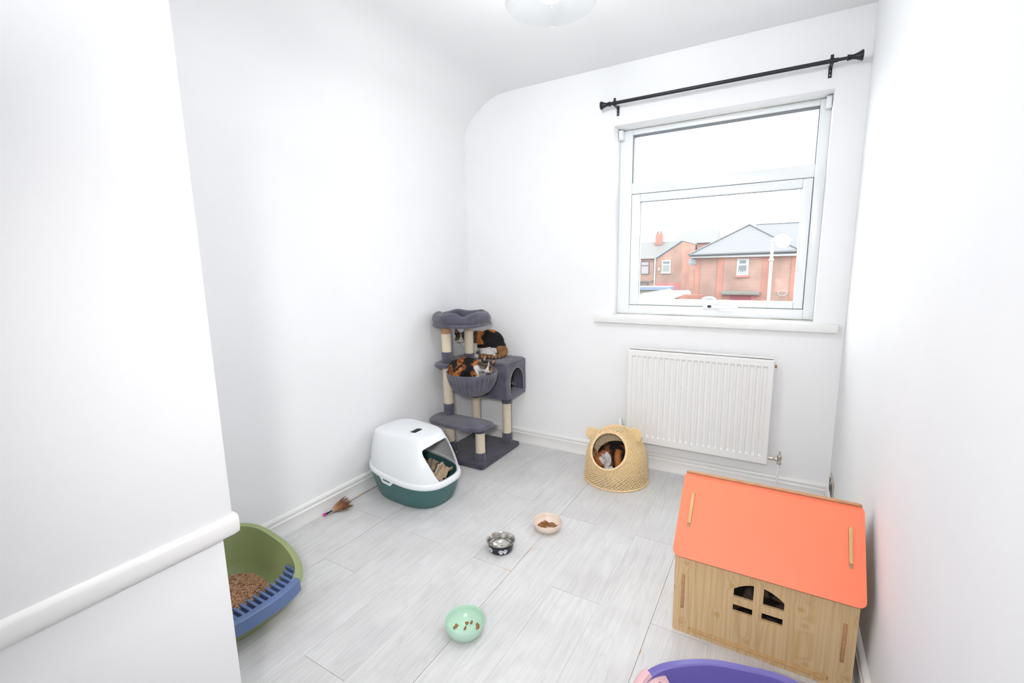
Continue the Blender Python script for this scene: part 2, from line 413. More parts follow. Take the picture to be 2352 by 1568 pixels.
M['oflat'] = mat('cream_felt_roof', (0.130, 0.126, 0.112), 0.9, var=0.04, vscale=2)
M['oblue'] = mat('faded_blue_sheet', (0.101, 0.143, 0.193), 0.6)
M['ground'] = mat('street_concrete', (0.126, 0.122, 0.118), 0.95, var=0.1, vscale=1)
M['bulb'] = mat('lit_frosted_bulb', (0.9, 0.9, 0.88), 0.3)
_b = M['bulb'].node_tree.nodes['Principled BSDF']; _b.inputs['Emission Color'].default_value = (0.96, 0.985, 1.0, 1); _b.inputs['Emission Strength'].default_value = 385

# ------------------------------------------------------------------ room shell
XL, XR, YB, ZC = -2.025, 0.298, 2.819, 2.442
YN = -0.9
def struct(o): o['kind'] = 'structure'; return o

# floor: planks laid as one mesh, grooves between them
fl = bmesh.new(); lay = fl.loops.layers.color.new('plank')
rows = [(-1.105, 1.512), (-0.909, 2.024), (-0.714, 1.51), (-0.519, 2.029), (-0.323, 1.509), (-0.128, 2.12), (0.067, 1.50), (0.263, 1.95), (-1.3, 2.086), (-1.495, 1.52), (-1.69, 1.18), (-1.886, 1.545), (-2.081, 0.9)]
PL = 1.285
for x0, yj in rows:
    x1 = x0 + 0.1955
    js = sorted({round(yj + k * PL, 4) for k in range(-4, 4)})
    js = [YN] + [j for j in js if YN < j < YB] + [YB + 0.02]
    xa, xb = max(x0, XL - 0.02) + 0.0005, min(x1, XR + 0.02) - 0.0005
    if xb - xa < 0.01: continue
    for a, b2 in zip(js[:-1], js[1:]):
        ya, yb = a + 0.0006, b2 - 0.0006
        top = [fl.verts.new(p) for p in ((xa, ya, 0), (xb, ya, 0), (xb, yb, 0), (xa, yb, 0))]
        f = fl.faces.new(top); cr = (random.random(), random.random(), random.random(), 1)
        for l in f.loops: l[lay] = cr
        bot = [fl.verts.new((v.co.x, v.co.y, -0.012)) for v in top]
        for i in range(4):
            g = fl.faces.new((top[i], bot[i], bot[(i + 1) % 4], top[(i + 1) % 4])); g.material_index = 1
            for l in g.loops: l[lay] = cr
vs = [fl.verts.new(p) for p in ((XL - .05, YN, -0.004), (XR + .05, YN, -0.004), (XR + .05, YB + .05, -0.004), (XL - .05, YB + .05, -0.004))]
f = fl.faces.new(vs); f.material_index = 1
# chipped laminate edges
def chip(pts):
    f = fl.faces.new([fl.verts.new((x, y, 0.0004)) for x, y in pts]); f.material_index = 2
chip([(-0.962, 1.5115), (-0.945, 1.5130), (-0.925, 1.5128), (-0.909, 1.5142), (-0.909, 1.5105), (-0.935, 1.5100), (-0.957, 1.5105)])
chip([(-1.105, 1.5140), (-1.096, 1.5125), (-1.094, 1.511), (-1.105, 1.5095)])
chip([(-0.9100, 1.640), (-0.9080, 1.655), (-0.9072, 1.69), (-0.9088, 1.72), (-0.9105, 1.70), (-0.9115, 1.66)])
chip([(-0.321, 1.355), (-0.3195, 1.365), (-0.321, 1.378), (-0.3245, 1.37), (-0.3245, 1.36)])
struct(from_bm('floor', fl, [M['floor'], M['seam'], M['chip']]))
struct(box('subfloor', (XL - .1, YN - .05, -0.10), (XR + .1, YB + .25, -0.013), M['seam'])).name = 'floor_base'

# walls
struct(box('wall_left', (XL - 0.1, YN, -0.1), (XL, YB + 0.05, ZC + 0.2), M['wall']))
struct(box('wall_right', (XR, YN, -0.1), (XR + 0.1, YB + 0.3, ZC + 0.2), M['wall']))
struct(box('wall_rear', (XL - 0.1, YN - 0.1, -0.1), (XR + 0.1, YN, ZC + 0.2), M['wall']))
WX0, WX1, WZ0, WZ1 = -0.920, 0.167, 0.945, 2.106
bm = bmesh.new()
xs = [XL - 0.1, WX0, WX1, XR]; zs = [-0.1, WZ0, WZ1, ZC + 0.2]
for i in range(3):
    for j in range(3):
        if i == 1 and j == 1: continue
        bx(bm, (xs[i], YB, zs[j]), (xs[i + 1], YB + 0.26, zs[j + 1]))
bmesh.ops.remove_doubles(bm, verts=bm.verts, dist=1e-5)
struct(from_bm('wall_back', bm, M['wall']))
# ceiling with the big cove along the left wall
prof = [(XL, 2.17), (XL + .004, 2.20), (-2.005, 2.245), (-1.975, 2.29), (-1.94, 2.325), (-1.89, 2.363), (-1.84, 2.395), (-1.79, 2.418), (-1.74, 2.432), (-1.68, 2.440), (-1.60, ZC), (XR, ZC)]
vs = []; fs = []
n_ = len(prof)
for y in (YN, YB + 0.02):
    vs += [(x, y, z) for x, z in prof] + [(XR, y, ZC + 0.15), (XL, y, ZC + 0.15)]
k = n_ + 2
for i in range(k): fs.append((i, (i + 1) % k, k + (i + 1) % k, k + i))
fs += [tuple(range(k)), tuple(range(2 * k - 1, k - 1, -1))]
struct(from_py('ceiling', vs, fs, M['ceiling'], angle=30))
# boxed-in cupboard at the near left: upper panel, ledge moulding, set-back lower panel
struct(box('wall_near', (XL, YN, 0.690), (-1.100, 0.534, ZC), M['wall'], bevel=0.004))
struct(box('wall_near_lower', (XL, YN, 0.0), (-1.112, 0.513, 0.672), M['wall'], bevel=0.003))
bm = bmesh.new()
pr = [(-1.60, 0.703), (-1.097, 0.706), (-1.090, 0.702), (-1.088, 0.694), (-1.088, 0.672), (-1.091, 0.662), (-1.098, 0.655), (-1.108, 0.651), (-1.125, 0.649), (-1.60, 0.649)]
A = [bm.verts.new((x, YN, z)) for x, z in pr]; B = [bm.verts.new((x, 0.541 if z > 0.66 else 0.541 - (0.66 - z) * 1.7, z)) for x, z in pr]
for i in range(len(pr)): bm.faces.new((A[i], A[(i + 1) % len(pr)], B[(i + 1) % len(pr)], B[i]))
bm.faces.new(A[::-1]); bm.faces.new(B)
struct(from_bm('trim_1', bm, M['gloss'], angle=50))

# skirting
SK = [(0, 0), (0.0165, 0), (0.0165, 0.014), (0.0145, 0.018), (0.0145, 0.066), (0.0165, 0.070), (0.0165, 0.074), (0.013, 0.078), (0.011, 0.081), (0.013, 0.086), (0.0155, 0.092), (0.0150, 0.098), (0.012, 0.104), (0.007, 0.107), (0, 0.109)]
def skirting(name, p0, p1, nrm):
    p0 = Vector(p0); p1 = Vector(p1); nr = Vector(nrm); bm = bmesh.new()
    A = [bm.verts.new(p0 + nr * d + Vector((0, 0, z))) for d, z in SK]; B = [bm.verts.new(p1 + nr * d + Vector((0, 0, z))) for d, z in SK]
    for i in range(len(SK) - 1): bm.faces.new((A[i], A[i + 1], B[i + 1], B[i]))
    bm.faces.new(A); bm.faces.new(B[::-1])
    return struct(from_bm(name, bm, M['gloss'], angle=35))
skirting('baseboard_left', (XL, 0.515, 0), (XL, YB, 0), (1, 0, 0))
skirting('baseboard_back', (XL, YB, 0), (XR, YB, 0), (0, -1, 0))
skirting('baseboard_right', (XR, YN, 0), (XR, YB, 0), (-1, 0, 0))

# ------------------------------------------------------------------ window
win = struct(empty('window_1', ((WX0 + WX1) / 2, 2.98, WZ0)))
win_o = Vector(win.location)
def wb(name, boxes, m, parent=win, bevel=0.003):
    bm = bmesh.new()
    for a, b2 in boxes: bx(bm, Vector(a) - win_o, Vector(b2) - win_o, bevel)
    return from_bm(name, bm, m, parent, angle=35)
Y0 = 2.950
frame_b = [((WX0, Y0, 0.972), (-0.842, Y0 + .065, WZ1)), ((0.118, Y0, 0.972), (WX1, Y0 + .065, WZ1)),
           ((-0.842, Y0, 2.073), (0.118, Y0 + .065, WZ1)), ((-0.842, Y0, 1.722), (0.118, Y0 + .065, 1.787)), ((-0.842, Y0, 0.972), (0.118, Y0 + .065, 1.028))]
fr = wb('window_frame', frame_b, M['upvc'])
wb('glazing_gasket', [((-0.842, Y0 + .004, 1.787), (-0.8365, Y0 + .05, 2.073)), ((-0.842, Y0 + .004, 2.067), (0.118, Y0 + .05, 2.073)), ((0.1145, Y0 + .004, 1.787), (0.118, Y0 + .05, 2.073))], M['gasket'], bevel=0)
ci = 0.0035
cas = [((-0.842 + ci, Y0 - .006, 1.028 + ci), (-0.787, Y0 + .055, 1.722 - ci)), ((0.070, Y0 - .006, 1.028 + ci), (0.118 - ci, Y0 + .055, 1.722 - ci)),
       ((-0.787, Y0 - .006, 1.672), (0.070, Y0 + .055, 1.722 - ci)), ((-0.787, Y0 - .006, 1.028 + ci), (0.070, Y0 + .055, 1.068))]
cm = wb('window_sash', cas, M['upvc'], bevel=0.004)
wb('sash_gasket', [((-0.842, Y0 + .012, 1.028), (0.118, Y0 + .02, 1.722))], M['gasket'], bevel=0).hide_render = False
# cut the gasket board down to a thin ring
g = D.objects['sash_gasket']; D.objects.remove(g)
wb('sash_gasket', [((-0.842, Y0 + .010, 1.028), (-0.838, Y0 + .05, 1.722)), ((0.114, Y0 + .010, 1.028), (0.118, Y0 + .05, 1.722)), ((-0.842, Y0 + .010, 1.7185), (0.118, Y0 + .05, 1.722)), ((-0.842, Y0 + .010, 1.028), (0.118, Y0 + .05, 1.0315)),
                  ((-0.787, Y0 + .012, 1.0675), (-0.7855, Y0 + .03, 1.672)), ((-0.787, Y0 + .012, 1.6705), (0.07, Y0 + .03, 1.672))], M['gasket'], bevel=0)
wb('glass_pane', [((-0.836, Y0 + .03, 1.789), (0.113, Y0 + .034, 2.066))], M['pane'], bevel=0)
wb('glass_pane', [((-0.785, Y0 + .02, 1.069), (0.068, Y0 + .024, 1.670))], M['pane'], bevel=0)
hd = wb('window_handle', [((-0.39, Y0 - .018, 1.020), (-0.30, Y0 - .006, 1.040)), ((-0.33, Y0 - .034, 1.024), (-0.20, Y0 - .018, 1.037))], M['upvc'])
bm = bmesh.new(); bx(bm, Vector((-0.364, Y0 - .024, 1.026)) - win_o, Vector((-0.344, Y0 - .017, 1.040)) - win_o, 0.003)
from_bm('keyhole', bm, M['black'], hd, angle=35)
bm = bmesh.new()
bx(bm, Vector((-1.022, 2.787, 0.925)) - win_o, Vector((0.270, YB + .001, 0.970)) - win_o, 0.005)
bx(bm, Vector((WX0 + .001, YB - .01, 0.93)) - win_o, Vector((WX1 - .001, 3.0, 0.970)) - win_o, 0.0)
from_bm('window_sill', bm, M['gloss'], win, angle=35)
# ragged sealant line where frame meets reveal
bm = bmesh.new()
tube_bm(bm, [Vector((WX0 + .01 + i * .053, Y0 - .002, 0.972 + random.uniform(-.001, .002))) - win_o for i in range(21)], lambda t: 0.0022 + 0.001 * math.sin(40 * t), 5)
tube_bm(bm, [Vector((WX0 + .01 + i * .053, Y0 - .001, WZ1 - 0.004 + random.uniform(-.001, .002))) - win_o for i in range(21)], 0.002, 5)
from_bm('sealant', bm, mat('aged_sealant', (0.62, 0.60, 0.52), 0.8, var=0.15, vscale=40), win, smooth=True)

# old blind brackets in the top corners of the recess
def blind_bracket(x0, x1, lab):
    o = empty('blind_bracket', ((x0 + x1) / 2, 2.93, 2.05))
    tag(o, lab, 'bracket', 'blind brackets in the window recess')
    lo = Vector(o.location)
    bm = bmesh.new(); bx(bm, Vector((x0, 2.905, 2.045)) - lo, Vector((x1, 2.949, 2.100)) - lo, 0.002)
    from_bm('bracket_body', bm, M['whitep'], o, angle=35)
    bm = bmesh.new(); bx(bm, Vector((x0 + .003, 2.898, 2.054)) - lo, Vector((x1 - .003, 2.906, 2.092)) - lo, 0.002)
    from_bm('bracket_cover', bm, M['whitep'], o, angle=35)
blind_bracket(-0.918, -0.893, 'small white plastic blind bracket in the top left corner of the window recess')
blind_bracket(0.141, 0.165, 'small white plastic blind bracket in the top right corner of the window recess')

# ------------------------------------------------------------------ curtain rod
rod = empty('curtain_rod', (-0.37, 2.749, 2.207)); tag(rod, 'black metal curtain rod with trumpet ends above the window', 'curtain rod')
ro = Vector(rod.location)
RY = Matrix.Rotation(PI / 2, 4, 'Y')
def rodz(x): return 2.2105 - 0.0045 * (x + 0.9) / 1.05
tube('rod_tube', [Vector((x, 2.749, rodz(x))) - ro for x in (-0.925, 0.165)], 0.0095, M['black'], rod, 14)
tube('inner_tube', [Vector((x, 2.749, rodz(x))) - ro for x in (0.160, 0.208)], 0.0072, M['black'], rod, 12)
fin = [(0, 0), (0.0125, 0), (0.0140, 0.003), (0.0125, 0.007), (0.0105, 0.009), (0.0125, 0.012), (0.0115, 0.015), (0.010, 0.018), (0.0125, 0.032), (0.0185, 0.047), (0.024, 0.056), (0.0215, 0.060), (0, 0.062)]
lathe('finial', fin, M['black'], rod, 20, mtx=Matrix.Translation(Vector((0.198, 2.749, rodz(.2))) - ro) @ RY)
lathe('finial', fin, M['black'], rod, 20, mtx=Matrix.Translation(Vector((-0.921, 2.749, rodz(-.92))) - ro) @ Matrix.Rotation(-PI / 2, 4, 'Y'))
def rod_bracket(x):
    bm = bmesh.new(); w = 0.0075; z = rodz(x)
    bx(bm, Vector((x - w, YB - .003, z - .052)) - ro, Vector((x + w, YB - .0003, z + .004)) - ro, 0.0005)
    bx(bm, Vector((x - w, 2.749 - .004, z - .0135)) - ro, Vector((x + w, YB, z - .0105)) - ro, 0.0005)
    r = bmesh.ops.create_cone(bm, cap_ends=True, segments=16, radius1=0.0135, radius2=0.0135, depth=2 * w + .001)
    for v in r['verts']: v.co = (RY @ v.co) + Vector((x, 2.749, z)) - ro
    bx(bm, Vector((x - w + .001, 2.749 - .004, z + .010)) - ro, Vector((x + w - .001, 2.749 + .004, z + .027)) - ro, 0.001)
    b_ = from_bm('rod_bracket', bm, M['black'], rod, angle=35)
    for zz in (z - .020, z - .040):
        lathe('screw', [(0, 0), (0.0033, 0), (0.0025, 0.0015), (0, 0.002)], M['chrome'], b_, 10, mtx=Matrix.Translation(Vector((x, YB - .003, zz)) - ro) @ Matrix.Rotation(PI / 2, 4, 'X'))
rod_bracket(-0.897); rod_bracket(0.140)

# ------------------------------------------------------------------ radiator
rad = empty('radiator', (-0.385, 2.76, 0.18)); tag(rad, 'white ribbed panel radiator mounted below the window sill', 'radiator')
ra = Vector(rad.location)
X0, X1, Z0, Z1 = -0.782, 0.006, 0.186, 0.772
bm = bmesh.new()
nf = 23; pitch = (X1 - X0 - 0.05) / nf
yf = 2.735
zsr = [Z0, Z0 + .006, Z0 + .044, Z0 + .056, Z1 - .046, Z1 - .034, Z1 - .006, Z1]
cols = [X0, X0 + .004, X0 + .02]
dep = [0.006, 0.0, 0.0]
for k in range(nf):
    c0 = X0 + .025 + pitch * k
    cols += [c0 + pitch * .14, c0 + pitch * .24, c0 + pitch * .76, c0 + pitch * .86]; dep += [0.0, 0.0075, 0.0075, 0.0]
cols += [X1 - .02, X1 - .004, X1]; dep += [0, 0, 0.006]
grid = []
for j, z in enumerate(zsr):
    row = []
    for i, x in enumerate(cols):
        d = dep[i] if (3 <= j <= 4 or i < 1 or i >= len(cols) - 1) else 0.0
        if j in (0, 7): d = max(d, 0.006)
        row.append(bm.verts.new(Vector((x, yf + d, z)) - ra))
    grid.append(row)
for j in range(len(zsr) - 1):
    for i in range(len(cols) - 1): bm.faces.new((grid[j][i], grid[j][i + 1], grid[j + 1][i + 1], grid[j + 1][i]))
# rim to the back
per = grid[0] + [grid[j][-1] for j in range(1, 8)] + grid[7][::-1][1:] + [grid[j][0] for j in range(6, 0, -1)]
bk = [bm.verts.new(Vector((v.co.x, 2.750 - ra.y, v.co.z))) for v in per]
for i in range(len(per)): bm.faces.new((per[i], bk[i], bk[(i + 1) % len(per)], per[(i + 1) % len(per)]))
bm.faces.new(bk)
from_bm('front_panel', bm, M['radw'], rad, angle=25)
bm = bmesh.new()
bx(bm, Vector((X0 + .015, 2.750, Z1 + .004)) - ra, Vector((X1 - .008, 2.790, Z1 + .012)) - ra, 0.002)
for i in range(30): bx(bm, Vector((X0 + .03 + i * .025, 2.756, Z1 + .010)) - ra, Vector((X0 + .045 + i * .025, 2.784, Z1 + .014)) - ra, 0.0)
from_bm('top_grille', bm, M['radw'], rad, angle=35)
box('side_cover', Vector((X0 + .006, 2.750, Z0 + .01)) - ra, Vector((X0 + .010, 2.790, Z1 + .004)) - ra, M['radw'], rad)
box('side_cover', Vector((X1 - .006, 2.750, Z0 + .01)) - ra, Vector((X1 - .002, 2.790, Z1 + .004)) - ra, M['radw'], rad)
box('rear_panel', Vector((X0 + .004, 2.776, Z0 + .004)) - ra, Vector((X1 - .004, 2.790, Z1)) - ra, M['radw'], rad, 0.003)
box('wall_hanger', Vector((X0 + .12, 2.785, Z0 + .05)) - ra, Vector((X0 + .15, YB, Z1 - .05)) - ra, M['radw'], rad)
box('wall_hanger', Vector((X1 - .15, 2.785, Z0 + .05)) - ra, Vector((X1 - .12, YB, Z1 - .05)) - ra, M['radw'], rad)
lathe('bleed_plug', [(0, 0), (0.007, 0), (0.007, 0.012), (0, 0.012)], mat('copper_plug', (0.35, 0.14, 0.08), 0.4, metal=1.0), rad, 10, mtx=Matrix.Translation(Vector((X1 - .001, 2.76, Z1 - .035)) - ra) @ RY)
# lockshield valve (right) with white feed pipe
v = empty('valve', (0.062, 2.765, 0.205)); v.parent = rad; v.location = Vector((0.062, 2.765, 0.205)) - ra
lathe('valve_body', [(0, -.012), (0.010, -.012), (0.012, -.008), (0.012, 0), (0.008, .004), (0.0095, .012), (0.0115, .018), (0.0115, .036), (0.009, .040), (0.004, .042), (0.004, .060), (0, .060)], M['chrome'], v, 16)
tube('valve_tail', [(-0.002, 0, .016), (-0.056, 0, .016)], lambda t: 0.0055 + (0.004 if 0.2 < t < 0.5 or t > .8 else 0), M['chrome'], v, 12)
bm = bmesh.new()
for a, b2, r in ((-.020, -.010, .0105), (-.046, -.032, .0110)): tube_bm(bm, [(a, 0, .016), (b2, 0, .016)], r, 6)
from_bm('hex_nut', bm, M['chrome'], v, angle=30)
tube('feed_pipe', [Vector((0.062, 2.765, 0.196)) - ra, Vector((0.057, 2.767, 0.10)) - ra, Vector((0.045, 2.775, 0.001)) - ra], 0.0062, M['whitep'], rad, 10)
# thermostatic valve (left)
t = empty('thermostatic_valve', (0, 0, 0)); t.parent = rad; t.location = Vector((-0.828, 2.765, 0.205)) - ra
lathe('valve_head', [(0, .112), (0.011, .112), (0.0125, .110), (0.0145, .100), (0.0180, .086), (0.0195, .070), (0.0215, .052), (0.0225, .040), (0.020, .034), (0, .034)], M['whitep'], t, 20,
      f=lambda c: (c.x * (1 + .03 * math.sin(10 * math.atan2(c.y, c.x))), c.y * (1 + .03 * math.sin(10 * math.atan2(c.y, c.x))), c.z))
bm = bmesh.new()
for k in range(5):
    a = 2 * PI * k / 5 - 1.2
    bx(bm, (math.cos(a) * .0197 - .004, math.sin(a) * .0197 - .0035, .063), (math.cos(a) * .0197 + .004, math.sin(a) * .0197 + .0035, .068))
from_bm('marker_slot', bm, M['black'], t)
lathe('valve_body', [(0, -.012), (0.010, -.012), (0.012, 0), (0.009, .006), (0.013, .018), (0.013, .034), (0, .034)], M['chrome'], t, 16)
tube('valve_tail', [(0.002, 0, .010), (0.046, 0, .010)], 0.008, M['chrome'], t, 10)
tube('feed_pipe', [Vector((-0.828, 2.765, 0.196)) - ra, Vector((-0.828, 2.765, 0.001)) - ra], 0.0062, M['whitep'], rad, 10)

# ------------------------------------------------------------------ socket on right wall
so = empty('wall_socket', (XR, 2.675, 0.16)); tag(so, 'brushed steel double socket low on the right wall by the corner', 'socket')
box('socket_plate', (-0.006, -0.073, -0.043), (0, 0.073, 0.043), M['chrome'], so, 0.002)
for yy in (-0.034, 0.034):
    box('socket_face', (-0.008, yy - .023, -0.036), (-0.0055, yy + .023, 0.020), M['blackp'], so, 0.001)
    box('switch', (-0.012, yy - .006, 0.022), (-0.0055, yy + .006, 0.036), M['chrome'], so, 0.001)

# ------------------------------------------------------------------ ceiling lamp
lp = empty('ceiling_lamp', (-0.7215, 1.520, ZC)); tag(lp, 'clear glass bell shaped ceiling lamp cut off by the top of the photo', 'ceiling lamp')
lathe('ceiling_rose', [(0, 0), (0.05, 0), (0.052, -.006), (0.045, -.016), (0.02, -.024), (0, -.026)], M['whitep'], lp, 28)
tube('cord', [(0, 0, -.02), (0, 0, -.10)], 0.003, M['whitep'], lp, 8)
lathe('lamp_holder', [(0, -.09), (0.012, -.09), (0.02, -.10), (0.022, -.14), (0.018, -.155), (0, -.155)], M['whitep'], lp, 20)
# BULB
lathe('bulb', [(0, -.155), (0.013, -.156), (0.014, -.17), (0.026, -.195), (0.030, -.215), (0.026, -.235), (0.012, -.250), (0, -.253)], M['bulb'], lp, 24)
sp = [(0.026, -.105), (0.055, -.108), (0.085, -.122), (0.103, -.150), (0.110, -.190), (0.113, -.225), (0.122, -.255), (0.138, -.280), (0.150, -.292)]
sp2 = [(r - .0028, z - .001) for r, z in sp[::-1]]
lathe('lamp_shade', sp + [(0.1515, -.296), (0.149, -.298)] + sp2, M['pane'], lp, 64, closed=True)

# ------------------------------------------------------------------ wooden cat house (coral roof)
HX0, HX1, HY0, HY1 = -0.250, 0.266, 1.523, 1.827
RX0, RX1 = -0.253, 0.273
YR, ZR = 1.675, 0.533
ho = empty('cat_house', ((HX0 + HX1) / 2, (HY0 + HY1) / 2, 0)); tag(ho, 'wooden cat house with a coral orange roof and a small arched window', 'cat house')
hp = Vector(ho.location)
def arch(x, full): # arched top of the little window
    return 0.2275 + (0.259 - 0.2275) * (1 - ((x - 0.0085) / 0.0725) ** 2)
w1 = [(-0.063, 0.200), (-0.006, 0.200)] + [(x, arch(x, 1)) for x in (-0.006, -0.018, -0.030, -0.042, -0.053, -0.063)]
w2 = [(0.022, 0.200), (0.080, 0.200)] + [(x, arch(x, 1)) for x in (0.080, 0.070, 0.059, 0.047, 0.035, 0.022)]
w3 = [(-0.063, 0.147), (-0.006, 0.147), (-0.006, 0.172), (-0.063, 0.172)]
w4 = [(0.021, 0.147), (0.079, 0.147), (0.079, 0.172), (0.021, 0.172)]
slL = [(-0.2255, 0.093), (-0.2155, 0.093), (-0.2155, 0.224), (-0.2255, 0.224)]
slR = [(0.2315, 0.093), (0.2415, 0.093), (0.2415, 0.224), (0.2315, 0.224)]
slB = [(-0.194, 0.018), (0.207, 0.018), (0.207, 0.028), (-0.194, 0.028)]
outer = rrect(HX0, 0.0, HX1, 0.312, 0.013)
mf = basis(Vector((0, HY0 + .0045, 0)) - hp, (1, 0, 0), (0, 0, 1))
fp = plate('front_wall', outer, [w1, w2, w3, w4, slL, slR, slB], 0.009, M['pine'], ho, mf)
mb = basis(Vector((0, HY1 - .0045, 0)) - hp, (1, 0, 0), (0, 0, 1))
plate('rear_wall', outer, [], 0.009, M['pine'], ho, mb)
for nm, x in (('side_wall', -0.2205), ('side_wall', 0.2365)):
    pts = [(HY0 + .010, 0.02), (HY1 - .010, 0.02), (HY1 - .010, 0.30), (YR, 0.505), (HY0 + .010, 0.30)]
    plate(nm, pts, [], 0.009, M['pine'], ho, basis(Vector((x, 0, 0)) - hp, (0, 1, 0), (0, 0, 1)))
box('floor_panel', Vector((HX0 + .02, HY0 + .009, 0.018)) - hp, Vector((HX1 - .02, HY1 - .009, 0.028)) - hp, M['ply_l'], ho)
# tenons that poke through the slots
box('tenon', Vector((-0.2250, HY0 - .003, 0.100)) - hp, Vector((-0.2160, HY0 + .02, 0.2235)) - hp, M['ply'], ho, 0.001)
box('tenon', Vector((0.2320, HY0 - .002, 0.100)) - hp, Vector((0.2410, HY0 + .02, 0.2235)) - hp, M['ply'], ho, 0.001)
box('tenon', Vector((-0.192, HY0 - .006, 0.0185)) - hp, Vector((0.205, HY0 + .02, 0.0275)) - hp, M['ply_l'], ho, 0.0015)
# roof: two panels meeting at the ridge
sl_ = Vector((0, 0.187, 0.203)).normalized(); nrm = Vector((1, 0, 0)).cross(sl_)
eave = Vector((0, 1.476, 0.3175)); L_ = (Vector((0, YR, ZR)) - eave).length
mr = basis(eave - hp - nrm * 0.0045, (1, 0, 0), sl_)
def slot(x, a, b2): return [(x - .0052, a), (x + .0052, a), (x + .0052, b2), (x - .0052, b2)]
def along(z): return (z - eave.z) / sl_.z
sa, sb = along(0.391), along(0.479)
rp = plate('roof_panel', rrect(RX0, 0, RX1, L_, 0.020), [slot(-0.2145, sa, sb), slot(0.2370, sa, sb)], 0.009, M['coral'], ho, mr)
rp['label'] = 'coral orange front roof panel'
for x in (-0.2145, 0.2370):
    bm = bmesh.new(); bx(bm, (x - .0051, sa + .0005, -.012), (x + .0051, sa + .0145, 0.0015), 0.0)
    for v_ in bm.verts: v_.co = mr @ v_.co
    from_bm('tenon_end', bm, M['ply'], ho, angle=35)
    bm = bmesh.new(); bx(bm, (x - .0048, sa + .013, -.010), (x + .0048, sb - .001, 0.011), 0.001)
    for v_ in bm.verts: v_.co = mr @ v_.co
    from_bm('roof_tenon', bm, M['ply_l'], ho, angle=35)
s2 = Vector((0, 0.187, -0.203)).normalized(); n2 = Vector((1, 0, 0)).cross(s2)
mr2 = basis(Vector((0, YR - .0045, ZR + .0095)) - hp - n2 * 0.0045, (1, 0, 0), s2)
q = plate('roof_panel', rrect(RX0 + .004, 0, RX1 - .004, L_ + .008, 0.018), [], 0.0085, M['ply'], ho, mr2)
q['label'] = 'bare plywood rear roof panel'

# ------------------------------------------------------------------ food and water bowls
def bowl(name, loc, prof, m, label, n=64):
    o = empty(name, loc); tag(o, label, 'bowl')
    lathe('bowl_body', prof, m, o, n, angle=60)
    return o
def pot(r0, r1, h, t, base):
    """outer r at foot, outer r at rim"""
    return [(0, 0), (r0 * .90, 0), (r0, .004), (r0 + (r1 - r0) * .50, h * .25), (r0 + (r1 - r0) * .82, h * .6), (r1 - .0006, h - .002), (r1 - t * .5, h), (r1 - t, h - .001), (r1 - t - .001, h * .75), (r0 + (r1 - r0) * .60 - t, h * .33), (r0 * .93 - t, base + .004), (r0 * .85 - t, base), (0, base)]
BG = Vector((-0.888, 1.150, 0)); BS = Vector((-1.031, 1.625, 0)); BC = Vector((-0.914, 1.876, 0))
bowl('food_bowl', BG, pot(0.054, 0.073, 0.050, .0035, .004), M['mint'], 'mint green bowl with a few kibbles, nearest of the three bowls on the floor')
bowl('food_bowl', BC, pot(0.052, 0.0715, 0.045, .0033, .004), M['cream'], 'pale cream bowl holding a heap of kibble, farthest of the three bowls')
# steel bowl: rubber painted outside, steel inside, water
wbw = empty('water_bowl', BS); tag(wbw, 'stainless steel water bowl with a black outside and white paw prints', 'bowl')
ou = [(0, 0), (0.050, 0), (0.054, .003), (0.0565, .016), (0.0590, .034), (0.0600, .0375), (0.0583, .0375), (0.0560, .02), (0.052, .002), (0, .002)]
sh_ = lathe('outer_shell', ou, M['blackp'], wbw, 64, angle=50)
inn = [(0.0582, .0370), (0.0600, .0415), (0.0640, .0440), (0.0665, .0465), (0.0655, .0490), (0.0620, .0490), (0.0596, .0465), (0.0555, .030), (0.0535, .013), (0.0490, .0050), (0, .0042), (0, .0032), (0.0495, .0036), (0.0542, .011), (0.0560, .030)]
lathe('steel_liner', inn, M['steel'], wbw, 64, closed=False, angle=60)
M['water'] = mat('water', (1, 1, 1), 0.0, trans=1.0, ior=1.33)
wt = lathe('water', [(0, .0046), (0.0480, .0052), (0.0525, .013), (0.0541, .021), (0.0540, .0222), (0, .0222)], M['water'], None, 64, angle=60)
wt.location = BS; tag(wt, 'clear water filling the steel bowl', 'water', kind='stuff')
def paw(ang):
    """paw print laid on the side of the bowl; ang is the azimuth"""
    pads = [(0, 0, .0072, .0082), (-.0088, .0068, .0032, .0042), (-.0034, .0117, .0032, .0043), (.0034, .0117, .0032, .0043), (.0088, .0068, .0032, .0042)]
    bm = bmesh.new()
    def W(x, z):
        zz = 0.0145 + z; r = 0.0543 + (zz - .003) * (0.0590 - .0543) / .031 + .0007
        a = ang + x / r
        return Vector((r * math.cos(a), r * math.sin(a), zz))
    for px, pz, a_, b_ in pads:
        ring = [bm.verts.new(W(px + a_ * math.cos(2 * PI * k / 16) * (1.0 if math.sin(2 * PI * k / 16) > 0 or px else 1.08), pz + b_ * math.sin(2 * PI * k / 16) * .95)) for k in range(16)]
        c = bm.verts.new(W(px, pz) * 1.0)
        for k in range(16): bm.faces.new((c, ring[k], ring[(k + 1) % 16]))
    return from_bm('paw_print', bm, M['paw'], wbw, smooth=True)
for a in (-1.305, -0.965, -2.20, -2.52, 0.3, 0.62, 1.6, 1.9): paw(a + 0.30)
